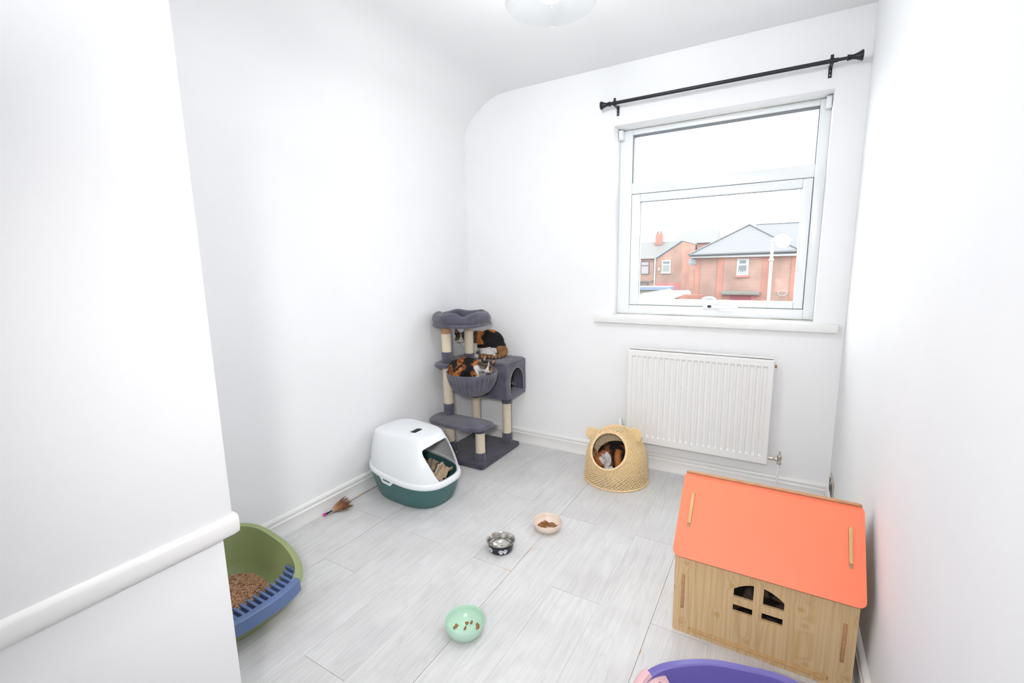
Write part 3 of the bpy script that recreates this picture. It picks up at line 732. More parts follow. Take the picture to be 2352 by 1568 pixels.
# kibble
def kib(sz, tri=True):
    bm = bmesh.new(); bmesh.ops.create_icosphere(bm, subdivisions=2, radius=1)
    for v_ in bm.verts:
        a = math.atan2(v_.co.y, v_.co.x); r = 1.0 + (.28 * math.cos(3 * a) if tri else .1 * math.cos(2 * a))
        v_.co = Vector((v_.co.x * r, v_.co.y * r, v_.co.z * .62)) * sz * (1 + .06 * noise.noise(v_.co * 2))
    return bm
k0 = from_bm('kibble', kib(0.0064), M['kibble'], None, smooth=True)
def put_kib(src, p, grp, label, rot, sc=1.0, first=False):
    o = src if first else src.copy()
    if not first: COL.objects.link(o)
    o.location = p; o.rotation_euler = rot; o.scale = (sc,) * 3
    tag(o, label, 'kibble', grp); return o
gk = [(-.038, .010, 'dark'), (-.033, .020, ''), (.000, .006, ''), (.0035, .030, ''), (.0200, .032, ''), (.043, .018, ''), (.0445, .008, ''), (.046, -.001, ''), (-.040, -.022, '')]
GKL = ['brown kibble in the mint green bowl, lower one of the touching pair at the left', 'brown kibble in the mint green bowl, upper one of the touching pair at the left', 'lone brown kibble at the centre of the mint green bowl floor',
       'brown kibble near the far edge of the mint bowl, left of its neighbour', 'brown kibble near the far edge of the mint bowl, right of its neighbour', 'topmost brown kibble of the trio against the right wall of the mint bowl',
       'middle brown kibble of the trio against the right wall of the mint bowl', 'lowest brown kibble of the trio against the right wall of the mint bowl', 'brown kibble alone at the near left edge of the mint green bowl']
for i, (dx, dy, _) in enumerate(gk):
    # dx along image right, dy away from the camera
    r_ = Vector((0.864, 0.504, 0)).normalized(); f_ = Vector((-0.504, 0.864, 0)).normalized()
    p = BG + r_ * dx + f_ * dy + Vector((0, 0, 0.0078 + (0.004 if abs(dx) > .042 else 0)))
    put_kib(k0, p, 'kibbles scattered in the mint green bowl', GKL[i], (random.uniform(-.3, .3) + (PI / 2 * .8 if i in (2, 4) else 0), random.uniform(-.3, .3), random.uniform(0, 6)), 1.0, i == 0)
k1 = from_bm('kibble', kib(0.0049, False), M['kibble'], None, smooth=True)
rk = random.Random(3); pts = []
r_ = Vector((0.864, 0.504, 0)).normalized(); f_ = Vector((-0.504, 0.864, 0)).normalized()
tries = 0
while len(pts) < 92 and tries < 9000:
    tries += 1
    u = rk.uniform(-.046, .046); w_ = rk.uniform(-.024, .034)
    if u * u + w_ * w_ > .046 ** 2: continue
    if ((u - .010) / .018) ** 2 + ((w_ + .012) / .020) ** 2 < 1: continue
    if w_ < -.004 - .010 * (abs(u) > .03): continue
    hgt = 0.024 * math.exp(-((u + .012) / .020) ** 2 - ((w_ - .010) / .016) ** 2) + .006
    z = .0075 + rk.random() * hgt
    q_ = Vector((u, w_, z))
    if all((q_ - a_).length > .0058 for a_ in pts): pts.append(q_)
for i, q_ in enumerate(pts):
    p = BC + r_ * q_.x + f_ * q_.y + Vector((0, 0, q_.z))
    put_kib(k1, p, 'kibbles heaped in the cream bowl', 'one of the brown kibbles heaped in the pale cream bowl', (rk.uniform(-1, 1), rk.uniform(-1, 1), rk.uniform(0, 6)), rk.uniform(.85, 1.1), i == 0)

# ------------------------------------------------------------------ open litter trays
def superell(t, a, b2, n=2.8):
    c, s_ = math.cos(t), math.sin(t)
    return (a * math.copysign(abs(c) ** (2 / n), c), b2 * math.copysign(abs(s_) ** (2 / n), s_))
def litter_tray(name, loc, rz, m_tub, m_insert, label, a=0.255, b2=0.235, lo=0.118, hi=0.205):
    """local +x is the low entrance side"""
    o = empty(name, loc, rz); tag(o, label, 'litter tray')
    n = 96
    def rimz(t):
        c = math.cos(t); s_ = .5 - .5 * math.tanh((c - .15) * 2.3)
        return lo + (hi - lo) * s_
    def P(t, k, off=0.0):
        """k: 0 floor edge .. 1 rim"""
        fa, fb = a - .050 * (1 - k ** .8) + off, b2 - .045 * (1 - k ** .8) + off
        x, y = superell(t, fa, fb); return Vector((x - (0.0 if k > .0 else 0), y, k * rimz(t)))
    bm = bmesh.new(); T = [2 * PI * i / n for i in range(n)]
    rings = []
    rings.append([bm.verts.new(P(t, 0, -.02) + Vector((0, 0, 0))) for t in T])
    for k in (0.03, .15, .35, .55, .75, .93): rings.append([bm.verts.new(P(t, k)) for t in T])
    # rolled rim turned outwards and down
    rings.append([bm.verts.new(P(t, 1.0, .004)) for t in T])
    rings.append([bm.verts.new(P(t, 1.0, .016) + Vector((0, 0, .003))) for t in T])
    rings.append([bm.verts.new(P(t, 1.0, .021) + Vector((0, 0, -.005))) for t in T])
    rings.append([bm.verts.new(P(t, 1.0, .023) + Vector((0, 0, -.026))) for t in T])
    rings.append([bm.verts.new(P(t, 1.0, .0205) + Vector((0, 0, -.026))) for t in T])
    rings.append([bm.verts.new(P(t, 1.0, .0150) + Vector((0, 0, -.006))) for t in T])
    # the outside is the outer skin above; now the inside skin
    bmi = [bm.verts.new(P(t, k, -.003) + Vector((0, 0, .0))) for k in (1,) for t in T]
    for A_, B_ in zip(rings[:-1], rings[1:]):
        for i in range(n): bm.faces.new((A_[i], A_[(i + 1) % n], B_[(i + 1) % n], B_[i]))
    inner = [[v_ for v_ in bmi]]
    for k in (.8, .55, .3, .1): inner.append([bm.verts.new(P(t, k, -.003)) for t in T])
    inner.append([bm.verts.new(Vector((P(t, 0.0, -.016).x, P(t, 0, -.016).y, .006))) for t in T])
    for i in range(n): bm.faces.new((rings[7][i], rings[7][(i + 1) % n], inner[0][(i + 1) % n], inner[0][i]))
    for A_, B_ in zip(inner[:-1], inner[1:]):
        for i in range(n): bm.faces.new((A_[i], B_[i], B_[(i + 1) % n], A_[(i + 1) % n]))
    bm.faces.new(inner[-1]); bm.faces.new(rings[0][::-1])
    from_bm('tub', bm, m_tub, o, angle=50)
    # clip-on sieve ledge along the low side
    bm = bmesh.new(); tmax = 0.52; m_ = 40
    TT = [-tmax + 2 * tmax * i / m_ for i in range(m_ + 1)]
    sec = [(-.004, -.002), (.004, .008), (.018, .0085), (.0262, .002), (.0285, -.042), (.0262, -.044), (.0235, -.008), (.006, .000)]
    R2 = []
    for t in TT:
        R2.append([bm.verts.new(P(t, 1.0, d) + Vector((0, 0, z))) for d, z in sec])
    for A_, B_ in zip(R2[:-1], R2[1:]):
        for i in range(len(sec)): bm.faces.new((A_[i], A_[(i + 1) % len(sec)], B_[(i + 1) % len(sec)], B_[i]))
    bm.faces.new(R2[0]); bm.faces.new(R2[-1][::-1])
    led = from_bm('entry_ledge', bm, m_insert, o, angle=45)
    return o, P, rimz, led
tg, PG, rz_g, led = litter_tray('litter_tray', (-1.748, 0.792, 0), 0.0, M['green'], M['blue'], 'olive green open litter tray with a blue slatted edge, half hidden behind the boxed cupboard', a=0.245, b2=0.212)
# slatted sieve inside the green tray: slats run inwards from the ledge
bm = bmesh.new()
ys = [-.175 + .0235 * i for i in range(16)]
for y in ys:
    t = math.asin(max(-1, min(1, (abs(y) / .21) ** 1.4))) * (1 if y > 0 else -1)
    xe = 0.245 * (1 - (abs(y) / .225) ** 2.8) ** (1 / 2.8)
    za = 0.118
    bx(bm, (xe - .082, y - .0052, za - .013), (xe + .001, y + .0052, za - .003), 0.0024)
    bx(bm, (xe - .080, y - .0020, za - .030), (xe - .002, y + .0020, za - .008), 0.0)
# side rail along the slat tips near the ledge and sloping base sheet
pts_ = [];
for i in range(33):
    y = -.185 + .37 * i / 32
    xe = 0.245 * (1 - (abs(y) / .225) ** 2.8) ** (1 / 2.8); pts_.append((xe - .002, y, 0.118 - .002))
tube_bm(bm, pts_, 0.0065, 8)
A_ = []; B_ = []
for x, y, z in pts_:
    A_.append(bm.verts.new((x, y, z - .012))); B_.append(bm.verts.new((x - .080, y, z - .020)))
for i in range(32): bm.faces.new((A_[i], A_[i + 1], B_[i + 1], B_[i]))
from_bm('slatted_sieve', bm, M['blue'], tg, angle=40)
# wood pellets
bm = bmesh.new(); rp_ = random.Random(5)
for i in range(3600):
    while True:
        u, w_ = rp_.uniform(-.19, .135), rp_.uniform(-.17, .16)
        if (abs(u + .03) / .165) ** 2.4 + (abs(w_ + .010) / .160) ** 2.4 < 1: break
    z = .012 + .030 * max(0, 1 - ((u + .04) / .19) ** 2 - (w_ / .19) ** 2) + rp_.uniform(-.004, .006)
    d = Vector((rp_.gauss(0, 1), rp_.gauss(0, 1), rp_.gauss(0, .35))).normalized() * rp_.uniform(.0035, .0075)
    p = Vector((u, w_, z)); tube_bm(bm, [p - d, p + d], .0024, 5)
# mound below the pellets
ring = []
for i in range(40):
    t = 2 * PI * i / 40; x, y = superell(t, .150, .148, 2.4); ring.append((x - .03, y - .010))
c = bm.verts.new((-.03, -.01, .036)); r1 = [bm.verts.new((x * .6 - .012, y * .6 - .004, .028)) for x, y in ring]; r2 = [bm.verts.new((x, y, .007)) for x, y in ring]
for i in range(40):
    bm.faces.new((c, r1[i], r1[(i + 1) % 40])); bm.faces.new((r1[i], r2[i], r2[(i + 1) % 40], r1[(i + 1) % 40]))
M['pellet'] = mat('wood_pellets', (0.66, 0.40, 0.24), 0.85, col2=(0.46, 0.25, 0.135), vscale=95, detail=2)
pe = from_bm('wood_pellets', bm, M['pellet'], None, smooth=False); pe.location = tg.location
tag(pe, 'brown wood pellet litter filling the green tray', 'litter', kind='stuff')

tp, PP, rz_p, led2 = litter_tray('litter_tray', (-0.018, 1.076, 0), PI + 0.11, M['violet'], M['pink'], 'violet litter tray with a pink slotted edge, cut off by the bottom of the photo', a=0.235, b2=0.190, lo=0.120, hi=0.185)
# pink slotted insert
ins = []
bm = bmesh.new()
for y in range(0, 1): pass
bm.free()
out_ = []
for i in range(61):
    y = -.172 + .344 * i / 60; out_.append((0.232 * (1 - (abs(y) / .205) ** 2.8) ** (1 / 2.8), y))
poly = out_ + [(0.20 - .078 * (1 - (y / .176) ** 2), y) for x, y in out_[::-1]]
hl = []
for k in range(9):
    y = -.112 + .028 * k; xo = 0.206 - .018 * (abs(y) / .11) ** 2; L2 = .045 * (1 - (y / .15) ** 2) + .004
    hl.append([(xo - L2 + .004 * math.cos(a_), y + .004 * math.sin(a_)) for a_ in [PI / 2 + PI * j / 6 for j in range(7)]] + [(xo + .004 * math.cos(a_), y + .004 * math.sin(a_)) for a_ in [-PI / 2 + PI * j / 6 for j in range(7)]])
ms = Matrix.Translation((0.232, 0, 0.119)) @ Matrix.Rotation(-0.16, 4, 'Y') @ Matrix.Translation((-0.232, 0, 0))
plate('slotted_insert', poly, hl, 0.0045, M['pink'], tp, ms, bevel=0.001)

# ------------------------------------------------------------------ hooded litter box
HB = empty('hooded_litter_box', (-1.748, 1.850, 0), math.radians(-4)); HB.scale = (0.935, 0.955, 1.0); tag(HB, 'white hooded litter box on a teal base against the left wall', 'litter box')
hbm = HB.matrix_basis
def rimz_h(x): return 0.158 - 0.085 * x        # seam drops towards the entrance (+x)
n = 96; T = [2 * PI * i / n for i in range(n)]
bm = bmesh.new(); rings = []
for k, off in ((0.0, -.060), (0.02, -.048), (.12, -.041), (.4, -.026), (.7, -.014), (1.0, -.005)):
    R_ = []
    for t in T:
        x, y = superell(t, .290 + off, .205 + off, 2.7); R_.append(bm.verts.new((x, y, k * (rimz_h(x) - .004))))
    rings.append(R_)
for k, off in ((1.0, -.009), (.6, -.022), (.2, -.042), (.06, -.055)):
    R_ = []
    for t in T:
        x, y = superell(t, .290 + off, .205 + off, 2.7); R_.append(bm.verts.new((x, y, k * (rimz_h(x) - .004))))
    rings.append(R_)
for A_, B_ in zip(rings[:-1], rings[1:]):
    for i in range(n): bm.faces.new((A_[i], A_[(i + 1) % n], B_[(i + 1) % n], B_[i]))
bm.faces.new(rings[0][::-1]); bm.faces.new(rings[-1])
from_bm('base_tub', bm, M['teal'], HB, angle=50)
# hood: closed solid, hollowed by a smaller copy, then openings cut
TOPX0, TOPX1, TOPY, TOPZ = -.232, .180, .135, .376
def hood_pt(t, k, inset=0.0, topdrop=0.0):
    bx_, by_ = superell(t, .283 - inset, .198 - inset, 2.7)
    c, s_ = superell(t, 1, 1, 3.6)
    tx = (TOPX1 + TOPX0) / 2 + (TOPX1 - TOPX0) / 2 * c * (1 - inset * 4); ty = TOPY * s_ * (1 - inset * 6) * (1.0 - .14 * c)
    e = k ** 1.25
    x = bx_ + (tx - bx_) * e; y = by_ + (ty - by_) * (k ** 1.7 if k < 1 else 1)
    z0 = rimz_h(bx_) + .004
    z = z0 + (TOPZ - topdrop - z0 - .012 * 0) * (1 - (1 - k) ** 1.05)
    return Vector((x, y, z))
def hood_bm(inset, drop, zlow):
    bm = bmesh.new(); rings = []
    if zlow: rings.append([bm.verts.new(hood_pt(t, 0, inset) - Vector((0, 0, .06))) for t in T])
    for k in (0, .1, .2, .35, .5, .65, .8, .9, .96, 1.0): rings.append([bm.verts.new(hood_pt(t, k, inset, drop)) for t in T])
    top = rings[-1]; cx_ = sum((v_.co for v_ in top), Vector()) / n
    for sc_, dz in ((.97, .004), (.90, .0075), (.75, .010), (.5, .0125), (.25, .014)):
        rings.append([bm.verts.new(cx_ + (v_.co - cx_) * sc_ + Vector((0, 0, dz))) for v_ in top])
    for A_, B_ in zip(rings[:-1], rings[1:]):
        for i in range(n): bm.faces.new((A_[i], A_[(i + 1) % n], B_[(i + 1) % n], B_[i]))
    bm.faces.new(rings[0][::-1]); bm.faces.new(rings[-1])
    return bm
hood = from_bm('hood', hood_bm(0, 0, False), M['whitep'], HB, angle=40)
_ib = hood_bm(0, 0, True)
for v_ in _ib.verts: v_.co = Vector((v_.co.x * .976 - .0008, v_.co.y * .966, v_.co.z - .0045))
inn_ = from_bm('cut', _ib, None, HB)
# entrance cutter: prism along local x, profile in (y,z)
ent = [(-.112, .296), (-.104, .330), (-.02, .345), (.088, .345), (.104, .300), (.114, .200), (.100, .150), (.030, .138), (-.050, .138), (-.084, .175)]
for _ in range(3):
    ent = [q_ for a_, b_ in zip(ent, ent[1:] + ent[:1]) for q_ in ((a_[0] * .8 + b_[0] * .2, a_[1] * .8 + b_[1] * .2), (a_[0] * .2 + b_[0] * .8, a_[1] * .2 + b_[1] * .8))]
bm = bmesh.new(); A_ = [bm.verts.new((.0, y, z)) for y, z in ent]; B_ = [bm.verts.new((.40, y, z)) for y, z in ent]
for i in range(len(ent)): bm.faces.new((A_[i], A_[(i + 1) % len(ent)], B_[(i + 1) % len(ent)], B_[i]))
bm.faces.new(A_); bm.faces.new(B_[::-1])
cut2 = from_bm('cut', bm, None, HB)
# carry handle cut-out in the top
sl = [(-.062, -.016), (-.048, -.021), (.035, -.018), (.050, -.020), (.056, -.010), (.052, .010), (.044, .017), (-.050, .013), (-.062, .006)]
bm = bmesh.new(); A_ = [bm.verts.new((y * 1.30 + .052, -x * .66 - .020, .33)) for x, y in sl]; B_ = [bm.verts.new((y * 1.30 + .052, -x * .66 - .020, .45)) for x, y in sl]
for i in range(len(sl)): bm.faces.new((A_[i], A_[(i + 1) % len(sl)], B_[(i + 1) % len(sl)], B_[i]))
bm.faces.new(A_); bm.faces.new(B_[::-1]); cut3 = from_bm('cut', bm, None, HB)
boolean(hood, [inn_, cut2, cut3])
hood.data.shade_smooth(); hood.data.set_sharp_from_angle(angle=math.radians(28))
# rounded rim band of the hood
bm = bmesh.new(); sec = [(-.012, .020), (.000, .018), (.006, .010), (.0085, -.002), (.007, -.010), (.0045, -.012), (.002, -.010), (.000, .000), (-.008, .006), (-.013, .014)]
R2 = []
for t in T:
    R_ = []
    for d, z in sec:
        x, y = superell(t, .284 + d, .199 + d, 2.7); R_.append(bm.verts.new((x, y, rimz_h(x) + z)))
    R2.append(R_)
for i in range(n):
    A_, B_ = R2[i], R2[(i + 1) % n]
    for j in range(len(sec)): bm.faces.new((A_[j], A_[(j + 1) % len(sec)], B_[(j + 1) % len(sec)], B_[j]))
from_bm('hood_rim', bm, M['whitep'], HB, smooth=True)
# side clip on the camera side, bulging below the rim with a slot
bm = bmesh.new()
def side_pt(x, z, off):
    yy = -(.199 + .0085 + off) * (1 - (abs(x) / .292) ** 2.7) ** (1 / 2.7); return Vector((x, yy, rimz_h(x) + z))
ouL = [(-.115, -.006), (-.098, -.020), (-.088, -.034), (-.020, -.034), (-.008, -.020), (.010, -.006), (.010, .006), (-.115, .006)]
hoL = [(-.088, -.010), (-.086, -.022), (-.024, -.022), (-.020, -.010)]
me_o = plate('hood_clip', ouL, [hoL], .006, M['whitep'], HB, None)
for v_ in me_o.data.vertices:
    x, z, d = v_.co.x + .035, v_.co.y, v_.co.z; v_.co = side_pt(x, z, -.003 - d)
me_o.data.update()
for (px, py) in ((-.085, -.055), (-.085, -.020)):
    pass
lathe('rivet', [(0, .002), (.003, .0015), (.0035, 0), (0, 0)], M['gasket'], HB, 10, mtx=Matrix.Translation((.236, .120, .255)) @ Matrix.Rotation(1.2, 4, 'Y'))
# blanket inside
def blanket_mat():
    m, n_, b = nt('striped_blanket')
    tc = N(n_, 'ShaderNodeTexCoord'); at = N(n_, 'ShaderNodeAttribute'); at.attribute_name = 'uvw'
    sx = N(n_, 'ShaderNodeSeparateXYZ'); n_.links.new(at.outputs['Vector'], sx.inputs[0])
    fr = N(n_, 'ShaderNodeMath', operation='FRACT'); ml = N(n_, 'ShaderNodeMath', operation='MULTIPLY'); ml.inputs[1].default_value = 10.5
    n_.links.new(sx.outputs[0], ml.inputs[0]); n_.links.new(ml.outputs[0], fr.inputs[0])
    r = N(n_, 'ShaderNodeValToRGB'); r.color_ramp.interpolation = 'CONSTANT'
    el = r.color_ramp.elements; el[0].color = (0.47, 0.345, 0.225, 1); el[1].position = .30; el[1].color = (0.085, 0.078, 0.066, 1)
    for p, c_ in ((.48, (0.62, 0.50, 0.38)), (.60, (0.47, 0.345, 0.225)), (.86, (0.09, 0.05, 0.035)), (.90, (0.50, 0.37, 0.25))):
        e = el.new(p); e.color = (*c_, 1)
    n_.links.new(fr.outputs[0], r.inputs[0]); n_.links.new(r.outputs[0], b.inputs['Base Color']); b.inputs['Roughness'].default_value = 0.9
    b.inputs['Sheen Weight'].default_value = .3
    return m
me = D.meshes.new('blanket'); g_ = 60; vs = []; fs = []; uv = []
for i in range(g_ + 1):
    for j in range(g_ + 1):
        u, w_ = i / g_ * 2 - 1, j / g_ * 2 - 1
        x, y = u * .205, w_ * .130
        rr = (abs(u) ** 3 + abs(w_) ** 3) ** (1 / 3)
        q_ = Vector((u * 2.2, w_ * 2.2, 1))
        z = .082 + .036 * noise.noise(q_) + .020 * noise.noise(q_ * 3) + .035 * max(0, 1 - rr) + .03 * (w_ > .2) * (w_ - .2) - .010 * (rr > .95)
        if 0.0 < w_ < .06: z -= .006
        vs.append((x, y, z)); uv.append((x + .014 * noise.noise(q_ * 1.6) + (.012 if w_ > .03 else 0), y, 0))
for i in range(g_):
    for j in range(g_):
        a_ = i * (g_ + 1) + j; fs.append((a_, a_ + g_ + 1, a_ + g_ + 2, a_ + 1))
me.from_pydata(vs, [], fs); at = me.attributes.new('uvw', 'FLOAT_VECTOR', 'POINT')
for i, q_ in enumerate(uv): at.data[i].vector = q_
me.shade_smooth(); me.materials.append(blanket_mat())
bl = D.objects.new('blanket', me); link(bl); bl.location = HB.location + Vector((0, 0, .036)); bl.rotation_euler = HB.rotation_euler; bl.scale = (0.9, 0.95, 1.15)
md = bl.modifiers.new('s', 'SOLIDIFY'); md.thickness = .004
tag(bl, 'crumpled beige and dark striped blanket inside the hooded litter box', 'blanket')

# ------------------------------------------------------------------ feather teaser toy
ft = empty('feather_toy', (-1.992, 1.430, 0.0)); tag(ft, 'cat teaser toy with brown feathers and a beaded cord by the left skirting', 'cat toy')
fo = Vector(ft.location)
bm = bmesh.new(); bmesh.ops.create_uvsphere(bm, u_segments=16, v_segments=10, radius=.0085)
for v_ in bm.verts: v_.co += Vector((-.003, -.014, .0088))
from_bm('end_bead', bm, M['magenta'], ft, smooth=True)
tube('clip', [(-.001, -.006, .009), (.001, .004, .010), (.006, .026, .013)], lambda t: .0055 - .002 * t, M['black'], ft, 10)
def feather_mat():
    m, n_, b = nt('brown_feather'); at = N(n_, 'ShaderNodeAttribute'); at.attribute_name = 'uvw'
    sx = N(n_, 'ShaderNodeSeparateXYZ'); n_.links.new(at.outputs['Vector'], sx.inputs[0])
    r = N(n_, 'ShaderNodeValToRGB'); r.color_ramp.elements[0].color = (0.62, 0.42, 0.25, 1); r.color_ramp.elements[1].color = (0.20, 0.065, 0.022, 1); r.color_ramp.elements[1].position = .75
    e = r.color_ramp.elements.new(.35); e.color = (0.42, 0.20, 0.085, 1)
    n_.links.new(sx.outputs[0], r.inputs[0]); n_.links.new(r.outputs[0], b.inputs['Base Color']); b.inputs['Roughness'].default_value = .7
    return m
fm = feather_mat(); rf = random.Random(11)
for k in range(38):
    base = Vector((.006 + rf.uniform(-.003, .003), .026, .013 + rf.uniform(-.002, .003)))
    L2 = rf.uniform(.060, .112); yaw = rf.uniform(-.16, .62); pit = rf.uniform(0.0, .42) * (1 - max(0, yaw - .2))
    d = Vector((math.sin(yaw), math.cos(yaw), 0)); d = (d * math.cos(pit) + Vector((0, 0, math.sin(pit)))).normalized()
    sd = d.cross(Vector((0, 0, 1))).normalized(); up = sd.cross(d)
    vs, fs, uv = [], [], []; m_ = 10; cur = rf.uniform(-.02, .03)
    for i in range(m_ + 1):
        t = i / m_; w_ = .0072 * math.sin(PI * min(1, t * .92 + .08)) ** .8 + .0004
        c = base + d * (L2 * t) + up * (-.030 * t * t * pit) + sd * (cur * t * t)
        if c.z < .002: c.z = .002
        if c.x + fo.x < XL + .019: c.x = XL + .019 - fo.x
        jg = rf.uniform(-.0022, .0022) * t
        vs += [c - sd * (w_ + jg), c + up * .0006, c + sd * (w_ - jg)]; uv += [t, t, t]
    for i in range(m_):
        a_ = i * 3; fs += [(a_, a_ + 1, a_ + 4, a_ + 3), (a_ + 1, a_ + 2, a_ + 5, a_ + 4)]
    me = D.meshes.new('feather'); me.from_pydata(vs, [], fs); at = me.attributes.new('uvw', 'FLOAT_VECTOR', 'POINT')
    for i, q_ in enumerate(uv): at.data[i].vector = (q_, 0, 0)
    me.materials.append(fm); me.shade_smooth(); o = D.objects.new('feather', me); link(o, ft)
    s_ = o.modifiers.new('s', 'SOLIDIFY'); s_.thickness = .0005
tube('cord', [Vector(p) - fo for p in ((-1.990, 1.425, .002), (-1.975, 1.47, .002), (-1.962, 1.53, .002), (-1.985, 1.570, .003), (-1.999, 1.60, .003), (-2.001, 1.66, .003), (-2.003, 1.74, .003), (-2.004, 1.90, .003))], .0011, M['cord'], ft, 6)
for p, m_ in (((-1.992, 1.583, .004), M['beadg']), ((-2.001, 1.660, .004), M['beady'])):
    bm = bmesh.new(); bmesh.ops.create_uvsphere(bm, u_segments=12, v_segments=8, radius=.0042)
    for v_ in bm.verts: v_.co += Vector(p) - fo
    from_bm('bead', bm, m_, ft, smooth=True)

# ------------------------------------------------------------------ cat tree
CT = empty('cat_tree', (-1.785, 2.505, 0)); tag(CT, 'grey plush cat tree with cream scratching posts in the far left corner', 'cat tree')
co = Vector(CT.location)
def soft_board(name, outline, z0, z1, r=0.008, m=None, holes=(), parent=None, off=None):
    off = co if off is None else off
    o = plate(name, outline, holes, (z1 - z0), m or M['plush'], parent or CT, Matrix.Translation(Vector((0, 0, (z0 + z1) / 2)) - off), bevel=min(r, (z1 - z0) * .45))
    return o
soft_board('base_board', rrect(-1.962, 2.262, -1.558, 2.752, .022), 0.0, 0.032, 0.009, M['plush_d'])
def post(x, y, z0, z1, cuff0, cuff1, r=0.0325, top_tan=0.0, fray=None):
    o = lathe('scratching_post', [(0, z0), (r - .001, z0), (r - .001, z1), (0, z1)], M['sisal'], CT, 28, mtx=Matrix.Translation(Vector((x, y, 0)) - co))
    cs = []
    if cuff0: cs.append((z0, z0 + cuff0))
    if cuff1: cs.append((z1 - cuff1, z1))
    for a_, b_ in cs:
        rr = r + .0022
        lathe('plush_cuff', [(0, a_), (rr, a_), (rr + .001, a_ + .006), (rr + .001, b_ - .006), (rr, b_), (0, b_)], M['plush'], o, 28, mtx=Matrix.Translation(Vector((x, y, 0)) - co))
    if top_tan:
        lathe('bare_core', [(0, z1 - top_tan), (r + .0004, z1 - top_tan), (r + .0004, z1), (0, z1)], M['sisal_t'], o, 28, mtx=Matrix.Translation(Vector((x, y, 0)) - co))
    if fray:
        bm = bmesh.new(); rr_ = random.Random(2)
        for i in range(260):
            a_ = rr_.uniform(0, 2 * PI); z = rr_.gauss(fray, .05); p = Vector((x + r * math.cos(a_), y + r * math.sin(a_), z)) - co
            d = Vector((math.cos(a_ + rr_.uniform(-1.2, 1.2)), math.sin(a_ + rr_.uniform(-1.2, 1.2)), rr_.uniform(-1.2, .6))).normalized() * rr_.uniform(.004, .013)
            tube_bm(bm, [p - d * .2, p + d * .6 + Vector((0, 0, -.001)), p + d], .0006, 3)
        from_bm('frayed_rope', bm, M['sisal'], o)
    return o
post(-1.900, 2.372, 0.030, 0.270, .075, 0)
post(-1.900, 2.372, 0.292, 0.640, .082, 0, fray=.50)
post(-1.629, 2.344, 0.030, 0.270, .055, .050)
post(-1.631, 2.690, 0.030, 0.402, .078, .075)
post(-1.880, 2.664, 0.030, 0.402, .078, .055)
post(-1.900, 2.372, 0.655, 0.905, .075, 0, top_tan=.052)
post(-1.845, 2.553, 0.655, 0.905, .040, 0, top_tan=.020)
# step platform
ol = [(-1.965, 2.405), (-1.985, 2.385), (-1.992, 2.34), (-1.985, 2.29), (-1.962, 2.235), (-1.93, 2.212), (-1.88, 2.203), (-1.75, 2.198), (-1.64, 2.196), (-1.585, 2.202), (-1.548, 2.232), (-1.533, 2.28), (-1.530, 2.33), (-1.535, 2.37), (-1.56, 2.392), (-1.60, 2.398)]
soft_board('step_platform', ol[::-1], 0.268, 0.296, 0.010)
# upper deck round the left post
ol = [(-1.985, 2.790), (-2.000, 2.77), (-2.000, 2.42), (-1.990, 2.36), (-1.965, 2.315), (-1.92, 2.292), (-1.875, 2.298), (-1.850, 2.33), (-1.840, 2.40), (-1.82, 2.47), (-1.78, 2.515), (-1.55, 2.520), (-1.53, 2.54), (-1.530, 2.77), (-1.545, 2.790)]
hole_ = [(-1.722 + .048 * math.cos(2 * PI * i / 24), 2.738 + .034 * math.sin(2 * PI * i / 24)) for i in range(24)]
soft_board('upper_deck', ol, 0.628, 0.654, 0.010, holes=[hole_])
# condo: bottom board, side walls with arched doorway, front wall with second doorway
soft_board('condo_floor', rrect(-1.985, 2.522, -1.527, 2.795, .020), 0.396, 0.422, 0.009)
arch_ = [(2.575, 0.428), (2.575, .500)] + [(2.668 + .093 * math.cos(a_), .500 + .100 * math.sin(a_)) for a_ in [PI - PI * i / 14 for i in range(1, 14)]] + [(2.761, .500), (2.761, 0.428)]
plate('condo_wall', rrect(2.528, 0.410, 2.790, 0.645, .012), [arch_], .014, M['plush'], CT, basis(Vector((-1.537, 0, 0)) - co, (0, 1, 0), (0, 0, 1)), bevel=.005)
# rounded near corner + front wall
ar2 = [(-1.87, 0.424), (-1.87, .50)] + [(-1.775 + .095 * math.cos(a_), .50 + .09 * math.sin(a_)) for a_ in [PI - PI * i / 12 for i in range(1, 12)]] + [(-1.68, .50), (-1.68, .424)]
plate('condo_wall', rrect(-1.978, 0.410, -1.532, 0.645, .012), [ar2], .014, M['plush'], CT, basis(Vector((0, 2.532, 0)) - co, (1, 0, 0), (0, 0, 1)), bevel=.005)
plate('condo_wall', rrect(2.528, 0.410, 2.790, 0.645, .012), [], .014, M['plush'], CT, basis(Vector((-1.975, 0, 0)) - co, (0, 1, 0), (0, 0, 1)))
plate('condo_wall', rrect(-1.978, 0.410, -1.532, 0.645, .012), [], .014, M['plush'], CT, basis(Vector((0, 2.786, 0)) - co, (1, 0, 0), (0, 0, 1)))
bm = bmesh.new()
pth = [Vector((-1.5295, y, z)) - co for y, z in arch_]
tube_bm(bm, pth, .0016, 6); from_bm('doorway_piping', bm, mat('pale_piping', (0.42, 0.41, 0.43), .8), CT, smooth=True)
